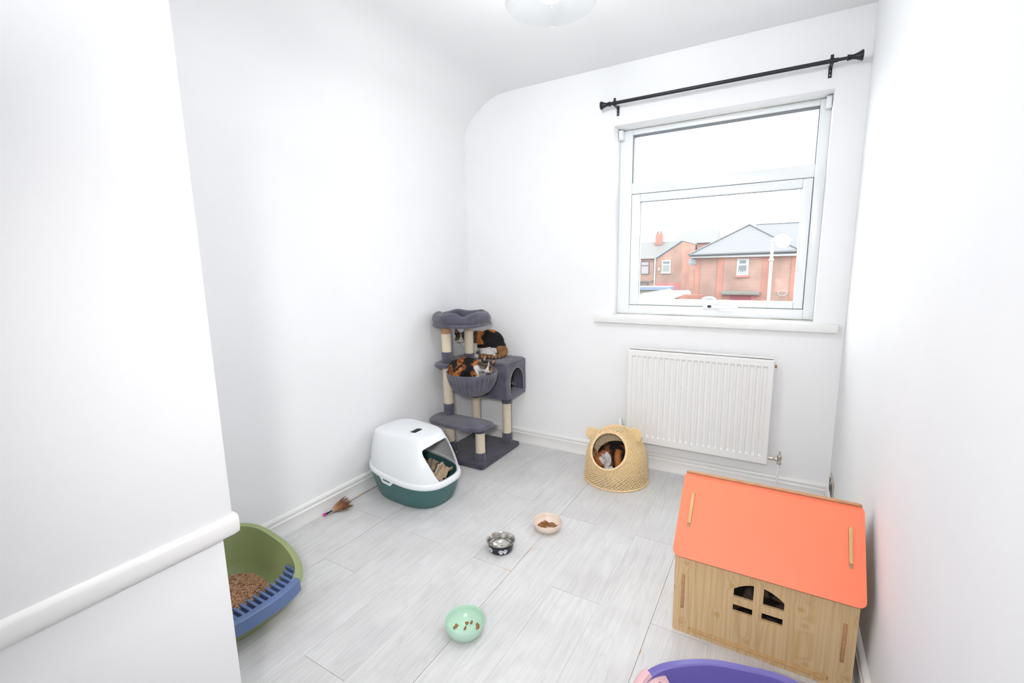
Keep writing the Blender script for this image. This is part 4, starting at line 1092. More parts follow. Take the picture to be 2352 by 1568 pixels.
# basket hammock: pleated bowl
bc = Vector((-1.690, 2.361, 0)); bm = bmesh.new(); n = 192; rings = []
for r_, z, pl in ((.158, .618, 0), (.165, .622, .0), (.1665, .612, .0), (.1645, .598, .001), (.160, .585, .0035), (.153, .560, .0045), (.138, .525, .0045), (.115, .492, .004), (.080, .470, .003), (.04, .462, .001), (.0, .460, 0)):
    if r_ == 0: rings.append([bm.verts.new(bc - co + Vector((0, 0, z)))]); continue
    rings.append([bm.verts.new(bc - co + Vector(((r_ + pl * math.sin(34 * 2 * PI * i / n + .6 * math.sin(5 * 2 * PI * i / n))) * math.cos(2 * PI * i / n), (r_ + pl * math.sin(34 * 2 * PI * i / n + .6 * math.sin(5 * 2 * PI * i / n))) * math.sin(2 * PI * i / n), z))) for i in range(n)])
for r_, z in ((.152, .606), (.140, .565), (.115, .520), (.07, .492), (.0, .484)):
    rings.insert(0, [bm.verts.new(bc - co + Vector((0, 0, z)))] if r_ == 0 else [bm.verts.new(bc - co + Vector((r_ * math.cos(2 * PI * i / n), r_ * math.sin(2 * PI * i / n), z))) for i in range(n)])
for A_, B_ in zip(rings[:-1], rings[1:]):
    for i in range(n):
        j = (i + 1) % n
        if len(A_) == 1: bm.faces.new((A_[0], B_[i], B_[j]))
        elif len(B_) == 1: bm.faces.new((A_[i], B_[0], A_[j]))
        else: bm.faces.new((A_[i], B_[i], B_[j], A_[j]))
from_bm('hanging_basket', bm, M['plush'], CT, smooth=True)
box('basket_arm', Vector((-1.885, 2.355, .596)) - co, Vector((-1.845, 2.380, .612)) - co, M['plush'], CT, .004)
# top bed: padded ring on a board
tbc = Vector((-1.835, 2.468, 0))
ol = []
for i in range(64):
    x, y = superell(2 * PI * i / 64, .176, .180, 3.0); ol.append((tbc.x + x, tbc.y + y))
soft_board('bed_board', ol, 0.900, 0.922, 0.009)
bm = bmesh.new(); n = 128; m_ = 20; R2 = []
for i in range(n):
    t = 2 * PI * i / n; x, y = superell(t, .146, .150, 2.5)
    nx, ny = x, y; l = math.hypot(nx, ny); nx /= l; ny /= l
    w_ = .036 + .004 * math.sin(3 * t + 1) + .004 * math.sin(7 * t)
    # the ring dips and pinches at the seams
    dip = .012 * math.exp(-((t - 1.0) / .10) ** 2) + .010 * math.exp(-((t - 5.35) / .25) ** 2) + .008 * math.exp(-((t - 3.3) / .12) ** 2)
    hgt = .040 + .003 * math.sin(5 * t + 2) - dip
    R_ = []
    for k in range(m_):
        a_ = 2 * PI * k / m_
        R_.append(bm.verts.new(tbc - co + Vector((x + nx * w_ * math.cos(a_), y + ny * w_ * math.cos(a_), .9195 + hgt * .85 + hgt * math.sin(a_)))))
    R2.append(R_)
for i in range(n):
    A_, B_ = R2[i], R2[(i + 1) % n]
    for k in range(m_): bm.faces.new((A_[k], A_[(k + 1) % m_], B_[(k + 1) % m_], B_[k]))
from_bm('bolster', bm, M['plush'], CT, smooth=True)
soft_board('cushion', [(tbc.x + x, tbc.y + y) for x, y in [superell(2 * PI * i / 48, .125, .128, 2.6) for i in range(48)]], 0.921, 0.940, 0.008)

# ------------------------------------------------------------------ wicker cat cave
CV = empty('wicker_cat_cave', (-0.790, 2.578, 0)); tag(CV, 'woven wicker cat cave with two round ears below the radiator', 'cat bed')
ax = Vector((-.07, -1, .72)).normalized(); CZ = .118
HH, RR = 0.208, 0.190
def surf(d):
    """dome radius in direction d from the centre at height CZ"""
    h = math.hypot(d.x, d.y); v_ = d.z
    if v_ >= 0: k = ((h / (RR - .012)) ** 2.05 + (v_ / HH) ** 2.05) ** (-1 / 2.05)
    else: k = 1e9 if h < 1e-6 else min((RR - .012 + .012 * min(1, -v_ / max(h, 1e-6) * RR / CZ)) / h, 9)
    return d * k
alpha = math.radians(34.5)
ux = ax.cross(Vector((0, 0, 1))).normalized() * -1; uy = ax.cross(ux).normalized()
if uy.z < 0: uy = -uy
if ux.x < 0: ux = -ux
def wpt(t, s_, off=0.0):
    """t azimuth 0..2pi (0 = right, pi/2 = top of the opening), s 0 at opening rim .. 1 at the base"""
    st = (ax * math.cos(alpha) + (ux * math.cos(t) + uy * math.sin(t)) * math.sin(alpha)).normalized()
    # base azimuth: front (-y) for t=-pi/2, right for 0, back for pi/2
    en = Vector((math.cos(t) * RR, math.sin(t) * RR, -CZ)).normalized()
    om = math.acos(max(-1, min(1, st.dot(en)))); so = math.sin(om)
    d = (st * math.sin((1 - s_) * om) + en * math.sin(s_ * om)) / so
    d.normalize(); p = surf(d)
    if p.z < -CZ: p *= CZ / -p.z
    return p + d * off + Vector((0, 0, CZ))
NS = 46
Lt = []
for i in range(NS * 4):
    t = 2 * PI * i / (NS * 4); pp = [wpt(t, k / 24) for k in range(25)]
    Lt.append((t, sum((pp[k + 1] - pp[k]).length for k in range(24))))
bm = bmesh.new(); row = 0.0074
for j in range(90):
    seg = []; runs = []
    for i in list(range(NS * 4)):
        t, L2 = Lt[i]; sd = (j + .5) * row / L2
        ok = sd < 1.0
        seg.append((ok, t, 1 - sd, i))
    if not any(a_[0] for a_ in seg): break
    full = all(a_[0] for a_ in seg)
    def pt(q_): return wpt(q_[1], q_[2], .0026 * math.sin(PI / 2 * (q_[3]) + (PI if j % 2 else 0) + .3))
    if full: tube_bm(bm, [pt(q_) for q_ in seg], .0027, 5, closed=True)
    else:
        st_ = next(i for i in range(len(seg)) if not seg[i][0]); seg = seg[st_:] + seg[:st_]; cur = []
        for q_ in seg + [(False, 0, 0, 0)]:
            if q_[0]: cur.append(q_)
            else:
                if len(cur) > 3: tube_bm(bm, [pt(c_) for c_ in cur], .0027, 5)
                cur = []
from_bm('woven_shell', bm, M['wicker'], CV, smooth=True)
bm = bmesh.new()
for k in range(NS * 2):
    t = 2 * PI * k / (NS * 2); tube_bm(bm, [wpt(t, s_ / 16, -.0010) for s_ in range(17)], .0014, 5)
from_bm('stakes', bm, M['wicker_d'], CV, smooth=True)
bm = bmesh.new(); nn = 160
for ph, off in ((0, .003), (PI, .003)):
    tube_bm(bm, [wpt(2 * PI * i / nn, 0.012 + .012 * math.sin(26 * 2 * PI * i / nn + ph), off + .002 * math.cos(26 * 2 * PI * i / nn + ph)) for i in range(nn)], .0034, 6, closed=True)
tube_bm(bm, [wpt(2 * PI * i / nn, -.012, .001) for i in range(nn)], .0042, 6, closed=True)
from_bm('opening_rim', bm, M['wicker'], CV, smooth=True)
bm = bmesh.new()
for ph in (0, PI):
    tube_bm(bm, [(lambda p: Vector((p.x * 1.012, p.y * 1.012, .0062 + .0022 * math.sin(40 * 2 * PI * i / nn + ph))))(wpt(2 * PI * i / nn, 1.0)) for i in range(nn)], .0036, 6, closed=True)
from_bm('base_rim', bm, M['wicker'], CV, smooth=True)
def ear(c, out, m_side):
    """round woven ear: a small disc of curved strands"""
    c = Vector(c) - Vector(CV.location); out = Vector(out).normalized(); f_ = Vector((-.15, -1, .15)).normalized()
    s_ = out.cross(f_).normalized(); e = from_bm('ear', ear_bm(c, out, s_, f_), M['wicker'], CV, smooth=True)
    return e
def ear_bm(c, out, s_, f_):
    bm = bmesh.new(); R_ = .039
    for k in range(13):
        a_ = -.034 + .0057 * k
        w_ = math.sqrt(max(0, R_ * R_ - a_ * a_ * .98))
        if w_ < .004: continue
        tube_bm(bm, [c + s_ * a_ + out * (u * w_) + f_ * (.0012 * math.sin(u * 9 + k * PI) + .005 * (1 - u * u)) for u in [-1 + 2 * q_ / 10 for q_ in range(11)]], .0030, 5)
    tube_bm(bm, [c + s_ * (R_ * math.cos(2 * PI * q_ / 40)) + out * (R_ * math.sin(2 * PI * q_ / 40)) for q_ in range(40)], .0038, 6, closed=True)
    tube_bm(bm, [c + s_ * (-.022) - out * .022 + f_ * .004, c + f_ * .005 + out * 0, c + s_ * (.022) + out * .022 + f_ * .004], .0022, 5)
    return bm
ear((-.938, 2.560, .262), (-.75, 0, 1), 0)
ear((-.676, 2.562, .298), (.75, .05, 1), 1)

# ------------------------------------------------------------------ cats
CR = Vector((.864, .504, -.016)); CU = Vector((-.067, .146, .987)); CF = Vector((.499, -.851, .160))   # right, up, toward the doorway where the cats look
def fur_mat(name):
    m, n_, b = nt(name); at = N(n_, 'ShaderNodeAttribute'); at.attribute_name = 'coat'
    tc = N(n_, 'ShaderNodeTexCoord'); nz = N(n_, 'ShaderNodeTexNoise'); nz.inputs['Scale'].default_value = 170; nz.inputs['Detail'].default_value = 3
    n_.links.new(tc.outputs['Object'], nz.inputs['Vector'])
    r = N(n_, 'ShaderNodeValToRGB'); r.color_ramp.elements[0].color = (.72, .72, .72, 1); r.color_ramp.elements[1].color = (1.2, 1.2, 1.2, 1); r.color_ramp.elements[0].position = .3; r.color_ramp.elements[1].position = .7
    n_.links.new(nz.outputs['Fac'], r.inputs[0])
    mx = N(n_, 'ShaderNodeMix', data_type='RGBA', blend_type='MULTIPLY'); mx.inputs[0].default_value = 1
    n_.links.new(at.outputs['Color'], mx.inputs[6]); n_.links.new(r.outputs[0], mx.inputs[7]); n_.links.new(mx.outputs[2], b.inputs['Base Color'])
    b.inputs['Roughness'].default_value = .75; b.inputs['Specular IOR Level'].default_value = .2
    bp = N(n_, 'ShaderNodeBump'); bp.inputs['Strength'].default_value = .5; bp.inputs['Distance'].default_value = .003
    n_.links.new(nz.outputs['Fac'], bp.inputs['Height']); n_.links.new(bp.outputs[0], b.inputs['Normal'])
    return m
M['fur'] = fur_mat('cat_fur')
M['iris'] = mat('green_amber_iris', (0.24, 0.25, 0.10), 0.1, coat=1.0)
M['pupil'] = mat('pupil', (0.004, 0.004, 0.004), 0.05, coat=1.0)
M['nose'] = mat('pink_nose', (0.62, 0.28, 0.24), 0.4)
M['earpink'] = mat('inner_ear_pink', (0.33, 0.17, 0.135), 0.7)
M['whisk'] = mat('whisker_white', (0.8, 0.8, 0.8), 0.5)
WHT, BLK, ORG, BRN = (0.62, 0.60, 0.58), (0.008, 0.007, 0.007), (0.40, 0.135, 0.035), (0.085, 0.055, 0.035)
def add_e(bm, c, r, R=None, sub=3):
    res = bmesh.ops.create_icosphere(bm, subdivisions=sub, radius=1)
    for v_ in res['verts']:
        p = Vector((v_.co.x * r[0], v_.co.y * r[1], v_.co.z * r[2]))
        v_.co = (R @ p if R is not None else p) + Vector(c)
def add_c(bm, pts, rads):
    for (p0, p1), (r0, r1) in zip(zip(pts[:-1], pts[1:]), zip(rads[:-1], rads[1:])):
        p0, p1 = Vector(p0), Vector(p1); k = max(2, int((p1 - p0).length / (min(r0, r1) * .35)))
        for i in range(k + 1):
            t = i / k; r = r0 + (r1 - r0) * t; add_e(bm, p0.lerp(p1, t), (r, r, r), None, 2)
def head_matrix(o, f, u, s):
    f = Vector(f).normalized(); u = Vector(u); u = (u - f * u.dot(f)).normalized(); r = f.cross(u)
    m = Matrix((r, f, u)).transposed().to_4x4() @ Matrix.Scale(s, 4); m.translation = Vector(o); return m
def head_parts(bm, H, ears=True):
    R3 = H.to_3x3()
    def E_(c, r): add_e(bm, H @ Vector(c), r, R3)
    E_((0, 0, 0), (.040, .044, .037)); E_((.020, .016, -.011), (.024, .024, .020)); E_((-.020, .016, -.011), (.024, .024, .020))
    E_((.0085, .037, -.015), (.0125, .013, .0095)); E_((-.0085, .037, -.015), (.0125, .013, .0095)); E_((0, .034, -.024), (.010, .011, .007))
    E_((0, .030, .001), (.0095, .019, .013)); E_((0, .012, .020), (.026, .024, .018))
    if ears:
        for sx in (-1, 1):
            for i in range(9):
                t = i / 8; w_ = .0185 * (1 - t) ** .8 + .002
                E_((sx * (.025 + .010 * t), -.004 - .003 * t, .026 + .040 * t), (w_, .0045 + .004 * (1 - t), .007))
def face_children(H, root, body, eyes_open=1.0, gaze=(0, 0)):
    off = Vector(root.location)
    def child(name, bm, m):
        for v_ in bm.verts: v_.co = H @ v_.co
        return from_bm(name, bm, m, body, smooth=True)
    for sx in (-1, 1):
        bm = bmesh.new(); add_e(bm, (sx * .0165, .0335, .0035), (.0088, .0070, .0078 * eyes_open + .0006)); ey = child('eye', bm, M['iris'])
        bm = bmesh.new(); add_e(bm, (sx * .0165 + gaze[0], .0396, .0035 + gaze[1]), (.0030, .0020, .0060 * eyes_open + .0004))
        for v_ in bm.verts: v_.co = H @ v_.co
        from_bm('pupil', bm, M['pupil'], ey, smooth=True)
        bm = bmesh.new(); add_e(bm, (sx * .0290, .0015, .043), (.0085, .0024, .0150), Matrix.Rotation(sx * .25, 3, 'Y')); child('inner_ear', bm, M['earpink'])
    bm = bmesh.new(); add_e(bm, (0, .0495, -.0085), (.0050, .0034, .0034)); child('nose', bm, M['nose'])
    bm = bmesh.new(); rw = random.Random(4)
    for sx in (-1, 1):
        for k in range(4):
            p = Vector((sx * .013, .044, -.015 + .0025 * k)); d = Vector((sx, .15, -.25 + .22 * k)).normalized() * .045
            tube_bm(bm, [p, p + d * .5 + Vector((0, 0, .001)), p + d + Vector((0, 0, -.004))], lambda t: .00042 * (1 - t * .7), 4)
    child('whiskers', bm, M['whisk'])
def make_cat(label, loc, blob_fn, col_fn, H, voxel=.0042, face=True, eyes=1.0, gaze=(0, 0)):
    """one continuous remeshed body; coat colours stored per vertex"""
    root = empty('cat', loc); tag(root, label, 'cat')
    T_ = Matrix.Translation(-Vector(loc)); Hl = T_ @ H
    bm = bmesh.new(); blob_fn(bm); bmesh.ops.translate(bm, verts=bm.verts, vec=-Vector(loc))
    head_parts(bm, Hl)
    o = from_bm('body', bm, M['fur'], root)
    r = o.modifiers.new('r', 'REMESH'); r.mode = 'VOXEL'; r.voxel_size = voxel
    s_ = o.modifiers.new('s', 'SMOOTH'); s_.factor = .5; s_.iterations = 3
    bake(o); me = o.data
    if not me.materials: me.materials.append(M['fur'])
    me.shade_smooth(); at = me.color_attributes.new('coat', 'FLOAT_COLOR', 'POINT'); Hi = Hl.inverted()
    L0 = Vector(loc)
    for i, v_ in enumerate(me.vertices):
        c = col_fn(v_.co + L0, Hi @ v_.co); at.data[i].color = (*c, 1)
    if face: face_children(Hl, root, o, eyes, gaze)
    return root
def mixc(a, b_, t): t = max(0, min(1, t)); return tuple(a[i] + (b_[i] - a[i]) * t for i in range(3))
def patch(p, sc, seed, th, soft=.05): return max(0, min(1, (noise.noise(p * sc + Vector((seed, seed * 1.7, -seed))) - th) / soft + .5))
def in_head(h, r=.066): return h.length < r and h.y > -.04
def face_col(h, orange_side=1, tabby=True):
    # tabby dark face with white blaze, muzzle and chin
    st = .5 + .5 * math.sin(h.z * 420 + abs(h.x) * 260)
    c = mixc((.035, .024, .018), (.17, .125, .085), st * .8) if tabby else BLK
    if h.x * orange_side > .020 and h.z < .03: c = mixc(c, ORG, min(1, (h.x * orange_side - .020) / .006))
    if h.z > .020 and h.y < .028: c = mixc(c, BLK, .75)
    blz = .0035 + max(0, (.016 - h.z)) * .42
    if h.y > .012 and abs(h.x) < blz: c = mixc(c, WHT, min(1, (blz - abs(h.x)) / .002))
    if h.z < -.012 and h.y > -.02: c = mixc(c, WHT, min(1, (-.012 - h.z) / .004))
    if h.y > .022 and h.z > -.002:
        e = math.hypot(abs(h.x) - .0165, h.z - .004)
        if e < .0125 and abs(h.x) > .008: c = mixc(c, (.012, .01, .01), .8)
    return c
# calico curled in the hanging basket
Hb = head_matrix((-1.572, 2.352, .664), CR * .22 - CU * .30 + CF * .93, CU + CR * .34, 1.02)
def blob_b(bm):
    Rz = Matrix.Rotation(.63, 3, 'Z')
    add_e(bm, (-1.722, 2.335, .640), (.104, .088, .074), Rz); add_e(bm, (-1.786, 2.318, .630), (.050, .060, .066)); add_e(bm, (-1.725, 2.262, .625), (.062, .042, .052), Rz)
    add_e(bm, (-1.655, 2.385, .625), (.070, .055, .050)); add_e(bm, (-1.640, 2.300, .612), (.045, .040, .045))
    add_c(bm, [(-1.66, 2.365, .650), (-1.615, 2.360, .655), (-1.585, 2.355, .655)], [.050, .040, .034])
    add_c(bm, [(-1.64, 2.30, .60), (-1.60, 2.285, .592), (-1.575, 2.30, .594)], [.028, .020, .017])
def col_b(p, h):
    if in_head(h, .060): return face_col(h, -1)
    c = BLK
    c = mixc(c, mixc((.16, .05, .018), ORG, patch(p, 40, 1.2, 0, .5)), patch(p, 22, 3.1, .04, .16)); c = mixc(c, BLK, patch(p, 38, 8.3, .16, .2))
    d = (p - Vector((-1.79, 2.25, .655))).length; c = mixc(c, ORG, 1 - abs(d - .020) / .008) if d < .03 else c
    hv = Hb.inverted() @ p
    if hv.y > -.030 and hv.z < -.012 and hv.length < .078: c = mixc(c, WHT, min(1, (-hv.z - .012) / .008))
    if -.070 < hv.y < -.020 and hv.x > .020 and hv.length < .085: c = ORG if hv.x > .04 else WHT
    if p.x > -1.60 and p.z < .615: c = WHT
    return c
make_cat('calico cat curled up in the hanging basket with its chin on the rim', (-1.69, 2.36, .492), blob_b, col_b, Hb, eyes=.55)
# calico sitting on the upper deck behind the posts
Ht = head_matrix((-1.944, 2.598, .788), CF * .97 + CR * .06 - CU * .06, CU - CR * .05, 1.08)
def blob_t(bm):
    Rz = Matrix.Rotation(.45, 3, 'Z')
    add_e(bm, (-1.765, 2.697, .750), (.104, .078, .098), Rz); add_e(bm, (-1.725, 2.700, .720), (.082, .076, .068)); add_e(bm, (-1.835, 2.668, .760), (.058, .056, .078))
    add_e(bm, (-1.872, 2.640, .735), (.044, .042, .066)); add_c(bm, [(-1.85, 2.655, .790), (-1.90, 2.625, .788), (-1.935, 2.605, .780)], [.050, .042, .036])
    add_c(bm, [(-1.935, 2.605, .770), (-1.915, 2.610, .735), (-1.885, 2.620, .705)], [.030, .032, .030])
    add_c(bm, [(-1.885, 2.630, .720), (-1.895, 2.625, .675), (-1.895, 2.605, .666)], [.026, .016, .014]); add_c(bm, [(-1.850, 2.630, .720), (-1.855, 2.618, .675), (-1.852, 2.600, .666)], [.026, .016, .014])
    add_e(bm, (-1.745, 2.640, .690), (.060, .034, .034), Rz)
    add_c(bm, [(-1.665, 2.735, .700), (-1.645, 2.690, .680), (-1.650, 2.640, .673), (-1.700, 2.600, .671), (-1.765, 2.580, .671), (-1.815, 2.578, .671)], [.022, .020, .019, .0185, .018, .014])
def col_t(p, h):
    if in_head(h, .058): return face_col(h, -1)
    a_ = (p - Vector((-1.765, 2.69, .75))).dot(CR); b_ = (p - Vector((-1.765, 2.69, .75))).dot(CU)
    if p.z < .692 and p.y < 2.655 and a_ > -.075 and p.z < .690 and (p - Vector((-1.73, 2.585, .671))).length < .13 and p.y < 2.70 and (a_ > .045 or p.y < 2.605):
        return mixc((.30, .16, .08), BRN, .5 + .5 * math.sin((p.x + p.y) * 190))
    c = BLK
    if a_ < -.045 + .03 * noise.noise(p * 20) and b_ > -.01: c = ORG
    c = mixc(c, ORG, patch(p, 14, 5.5, .34) if b_ > .02 else 0)
    if a_ > .060 and b_ < -.02: c = mixc(c, (.33, .15, .06), .8)
    if a_ < -.085: c = mixc(BRN, WHT, 1 if b_ < .0 else 0)
    if b_ < -.035 + .25 * max(0, .03 - abs(a_ - .0)) and p.y < 2.68 and a_ < .055: c = WHT
    return c
make_cat('calico cat sitting on the upper deck of the cat tree, face between the posts', (-1.80, 2.68, .6545), blob_t, col_t, Ht, eyes=1.0)
# black cat in the condo
Hk = head_matrix((-1.612, 2.672, .487), (.80, -.55, .10), (0, 0, 1), 1.0)
def blob_k(bm):
    add_e(bm, (-1.740, 2.675, .492), (.110, .078, .068)); add_c(bm, [(-1.68, 2.675, .490), (-1.63, 2.672, .486)], [.050, .036]); add_c(bm, [(-1.68, 2.63, .455), (-1.60, 2.62, .438), (-1.575, 2.62, .436)], [.026, .018, .015])
def col_k(p, h): return (.0075, .0072, .0075)
make_cat('black cat hiding inside the arched condo of the cat tree', (-1.72, 2.67, .4225), blob_k, col_k, Hk, eyes=.6)
# calico curled in the wicker cave
Hc = head_matrix((-.868, 2.516, .128), (-.42, -.78, -.42), (-.10, -.10, 1), 1.0)
def blob_c(bm):
    add_e(bm, (-.790, 2.620, .115), (.130, .100, .100)); add_e(bm, (-.752, 2.545, .108), (.050, .062, .088), Matrix.Rotation(-.25, 3, 'Y')); add_e(bm, (-.700, 2.585, .095), (.062, .080, .080))
    add_e(bm, (-.842, 2.570, .115), (.055, .060, .088), Matrix.Rotation(.3, 3, 'Y')); add_c(bm, [(-.845, 2.555, .135), (-.862, 2.530, .130)], [.045, .036]); add_c(bm, [(-.815, 2.520, .070), (-.800, 2.490, .035), (-.790, 2.475, .020)], [.034, .022, .018])
    add_c(bm, [(-.735, 2.515, .050), (-.755, 2.480, .025), (-.775, 2.468, .018)], [.034, .024, .018])
def col_c(p, h):
    if h.length < .066 and h.y > -.045:
        if h.x < -.020 and h.y < .022: return mixc(ORG, WHT, min(1, (-h.x - .020) / .004))
        c = mixc(ORG, (.30, .10, .03), .5 + .5 * math.sin(h.z * 380)); return mixc(c, BLK, .8) if h.x > .026 else c
    c = BLK
    d = (p - Vector((-.752, 2.50, .135))); c = mixc(c, ORG, 1.4 - (abs(d.x + .25 * d.z) / .018)) if abs(d.z) < .065 and p.y < 2.56 else c
    d = (p - Vector((-.825, 2.52, .165))); c = mixc(c, (.24, .085, .03), 1.4 - abs(d.x + .6 * d.z) / .016) if d.length < .07 else c
    c = mixc(c, (.16, .05, .02), patch(p, 16, 2.2, .12, .2) * (1 if p.z > .18 else 0))
    if p.z < .085 + .25 * max(0, .06 - abs(p.x + .79)) and p.y < 2.56: c = WHT
    return c
make_cat('calico cat curled up asleep inside the wicker cave, orange face lowest', (-.79, 2.58, .001), blob_c, col_c, Hc, eyes=.12)
# dark tortoiseshell in the wooden house
Hh = head_matrix((.075, 1.625, .205), (.25, -.85, .05), (0, 0, 1), 1.0)
def blob_h(bm):
    add_e(bm, (-.010, 1.680, .135), (.150, .085, .095)); add_e(bm, (-.075, 1.660, .150), (.075, .080, .100)); add_c(bm, [(.02, 1.665, .165), (.07, 1.635, .195)], [.060, .036])
    add_c(bm, [(.06, 1.62, .13), (.06, 1.60, .05)], [.030, .018]); add_c(bm, [(.02, 1.62, .13), (.015, 1.60, .05)], [.030, .018])
def col_h(p, h): return mixc((.010, .008, .007), (.085, .055, .040), patch(p, 24, 6.1, .12, .25))
make_cat('dark tortoiseshell cat behind the little window of the wooden house', (0.0, 1.665, .0285), blob_h, col_h, Hh, face=False)

# ------------------------------------------------------------------ outside: street, houses
GZ = -2.9
g = box('ground', (-60, 3.6, GZ - .2), (60, 120, GZ), M['ground']); g['kind'] = 'structure'
def win_out(parent, org, x0, x1, z0, z1, y, fm_, panes, sill=None, fw=.09, d=.08):
    w_ = box('window_frame', Vector((x0, y - .03, z0)) - org, Vector((x1, y + .05, z1)) - org, fm_, parent)
    for (a_, b_, c_, e_, pm) in panes:
        box('pane', Vector((a_, y - .045, c_)) - org, Vector((b_, y - .028, e_)) - org, pm, w_)
    if sill: box('sill', Vector((x0 - .06, y - .12, z0 - sill[1])) - org, Vector((x1 + .06, y, z0)) - org, sill[0], parent)
    return w_
# brick house facing the window
h1 = empty('house', (-2.0, 35.0, GZ)); tag(h1, 'red brick house with a hipped slate roof and one small upstairs window', 'house')
o1 = Vector(h1.location)
def B1(name, a_, b_, m, bev=0): return box(name, Vector(a_) - o1, Vector(b_) - o1, m, h1, bev)
B1('wall', (-4.82, 32.05, GZ), (-3.42, 40, 1.72), M['brick']); B1('wall', (-3.42, 31.98, GZ), (-0.66, 40, 1.72), M['brick']); B1('wall', (-0.66, 32.10, GZ), (0.73, 40, 1.72), M['brick'])
B1('wall', (0.73, 33.3, GZ), (5.8, 39.2, 2.0), M['brick']); B1('corner_pier', (-4.84, 32.02, GZ), (-4.55, 32.3, 1.72), M['brick_r']); B1('corner_pier', (-3.50, 31.96, GZ), (-3.14, 32.3, 1.72), M['brick_r']); B1('corner_pier', (-0.98, 31.96, GZ), (-0.62, 32.3, 1.72), M['brick_r']); B1('corner_pier', (0.52, 32.06, GZ), (0.75, 32.4, 1.72), M['brick_r'])
B1('brick_course', (-2.55, 31.96, 1.76 - .12), (-1.60, 32.0, 1.80 - .12), M['brick_r'])
B1('fascia', (-5.05, 31.66, 1.70), (0.85, 31.74, 1.84), M['owhite']); B1('soffit', (-5.05, 31.7, 1.70), (0.85, 32.1, 1.74), M['owhite'])
tube('gutter', [Vector((-5.15, 31.60, 1.88)) - o1, Vector((0.90, 31.60, 1.95)) - o1], .085, M['ogut'], h1, 10)
ap = Vector((-1.99, 34.8, 3.82)); vs = [Vector(p) - o1 for p in ((-5.2, 31.58, 1.90), (0.95, 31.58, 1.96), ap, (-5.2, 42, 1.90), (-1.99, 42, 3.82), (2.2, 35.6, 2.1), (-5.2, 42, 1.7), (0.95, 42, 1.7), (0.95, 42, 2.0))]
from_py('roof', vs, [(0, 1, 2), (0, 2, 4, 3), (1, 8, 4, 2), (0, 1, 8, 3)], M['slate'], h1)
tube('hip_tile', [vs[0] + Vector((0, 0, .02)), vs[2] + Vector((0, 0, .03))], .055, M['ogut'], h1, 6); tube('hip_tile', [vs[1] + Vector((0, 0, .02)), vs[2] + Vector((0, 0, .03))], .055, M['ogut'], h1, 6)
vs = [Vector(p) - o1 for p in ((-1.7, 36.2, 3.92), (6, 36.2, 3.88), (6, 33.0, 2.05), (-1.7, 33.0, 2.05), (6, 39.4, 2.05), (-1.7, 39.4, 2.05))]
from_py('roof', vs, [(0, 3, 2, 1), (0, 1, 4, 5), (3, 2, 4, 5), (0, 5, 3), (1, 2, 4)], M['slate'], h1)
tube('ridge_tile', [vs[0], vs[1]], .05, M['ogut'], h1, 6)
win_out(h1, o1, -2.40, -1.73, 0.58, 1.60, 31.98, M['owhite'], [(-2.24, -1.90, 1.30, 1.50, M['opane']), (-2.28, -1.86, .70, 1.18, M['opane'])], (M['opink'], .13))
bm = bmesh.new(); rr_ = random.Random(8)
for i in range(9): bx(bm, Vector((-2.28 + i * .047, 31.925, .70)) - o1, Vector((-2.28 + i * .047 + .046, 31.933, .74 + rr_.random() * .16)) - o1)
from_bm('net_curtain', bm, M['owhite'], h1)
B1('door_canopy', (-3.15, 31.5, -.62), (-1.03, 32.0, -.40), M['stone'], .03); B1('garage_door', (-2.96, 31.93, GZ), (-1.12, 31.99, -.62), M['ored'])
B1('door_pilaster', (-3.00, 31.88, GZ), (-2.68, 31.96, -.62), M['opink']); B1('door_pilaster', (-1.50, 31.88, GZ), (-1.12, 31.96, -.62), M['opink'])
bm = bmesh.new(); tube_bm(bm, [Vector((.15 + .24 * math.cos(2 * PI * i / 32), 32.085, -.50 + .16 * math.sin(2 * PI * i / 32))) - o1 for i in range(32)], .022, 5, closed=True); from_bm('oval_mark', bm, M['owhite'], h1)
B1('painted_patch', (-.25, 32.085, -.45), (.45, 32.1, .35), mat('faded_render_patch', (0.27, 0.16, 0.13), .9, var=.15, vscale=3))
# satellite dish on the corner
sd = empty('satellite_dish', (-4.98, 31.9, 1.48)); tag(sd, 'round grey satellite dish fixed to the left corner of the hipped roof house', 'satellite dish')
lathe('dish', [(0, .05), (.12, .035), (.22, .0), (.27, -.03), (.27, -.045), (.2, -.01), (0, .03)], mat('dish_grey', (.16, .165, .17), .6), sd, 24, mtx=Matrix.Rotation(1.45, 4, 'X') @ Matrix.Rotation(.3, 4, 'Y'))
tube('dish_arm', [(0, -.02, 0), (.17, .08, 0)], .02, M['ogut'], sd, 6)
# street lamp
sl2 = empty('street_lamp', (-.47, 28.0, GZ)); tag(sl2, 'pale street lamp standing in front of the hipped roof house', 'street lamp')
lathe('lamp_post', [(0, 0), (.10, 0), (.10, .6), (.085, .7), (.075, 5.5), (0, 5.5)], M['owhite'], sl2, 14)
lathe('lamp_post_collar', [(.075, 4.3), (.12, 4.32), (.12, 4.42), (.075, 4.45)], M['owhite'], sl2, 14)
bm = bmesh.new(); add_e(bm, (.38, 0, 5.38), (.50, .20, .15)); add_e(bm, (.28, -.02, 5.42), (.30, .18, .17)); from_bm('lamp_head', bm, mat('white_lamp_glass', (.5, .5, .5), .2), sl2, smooth=True)
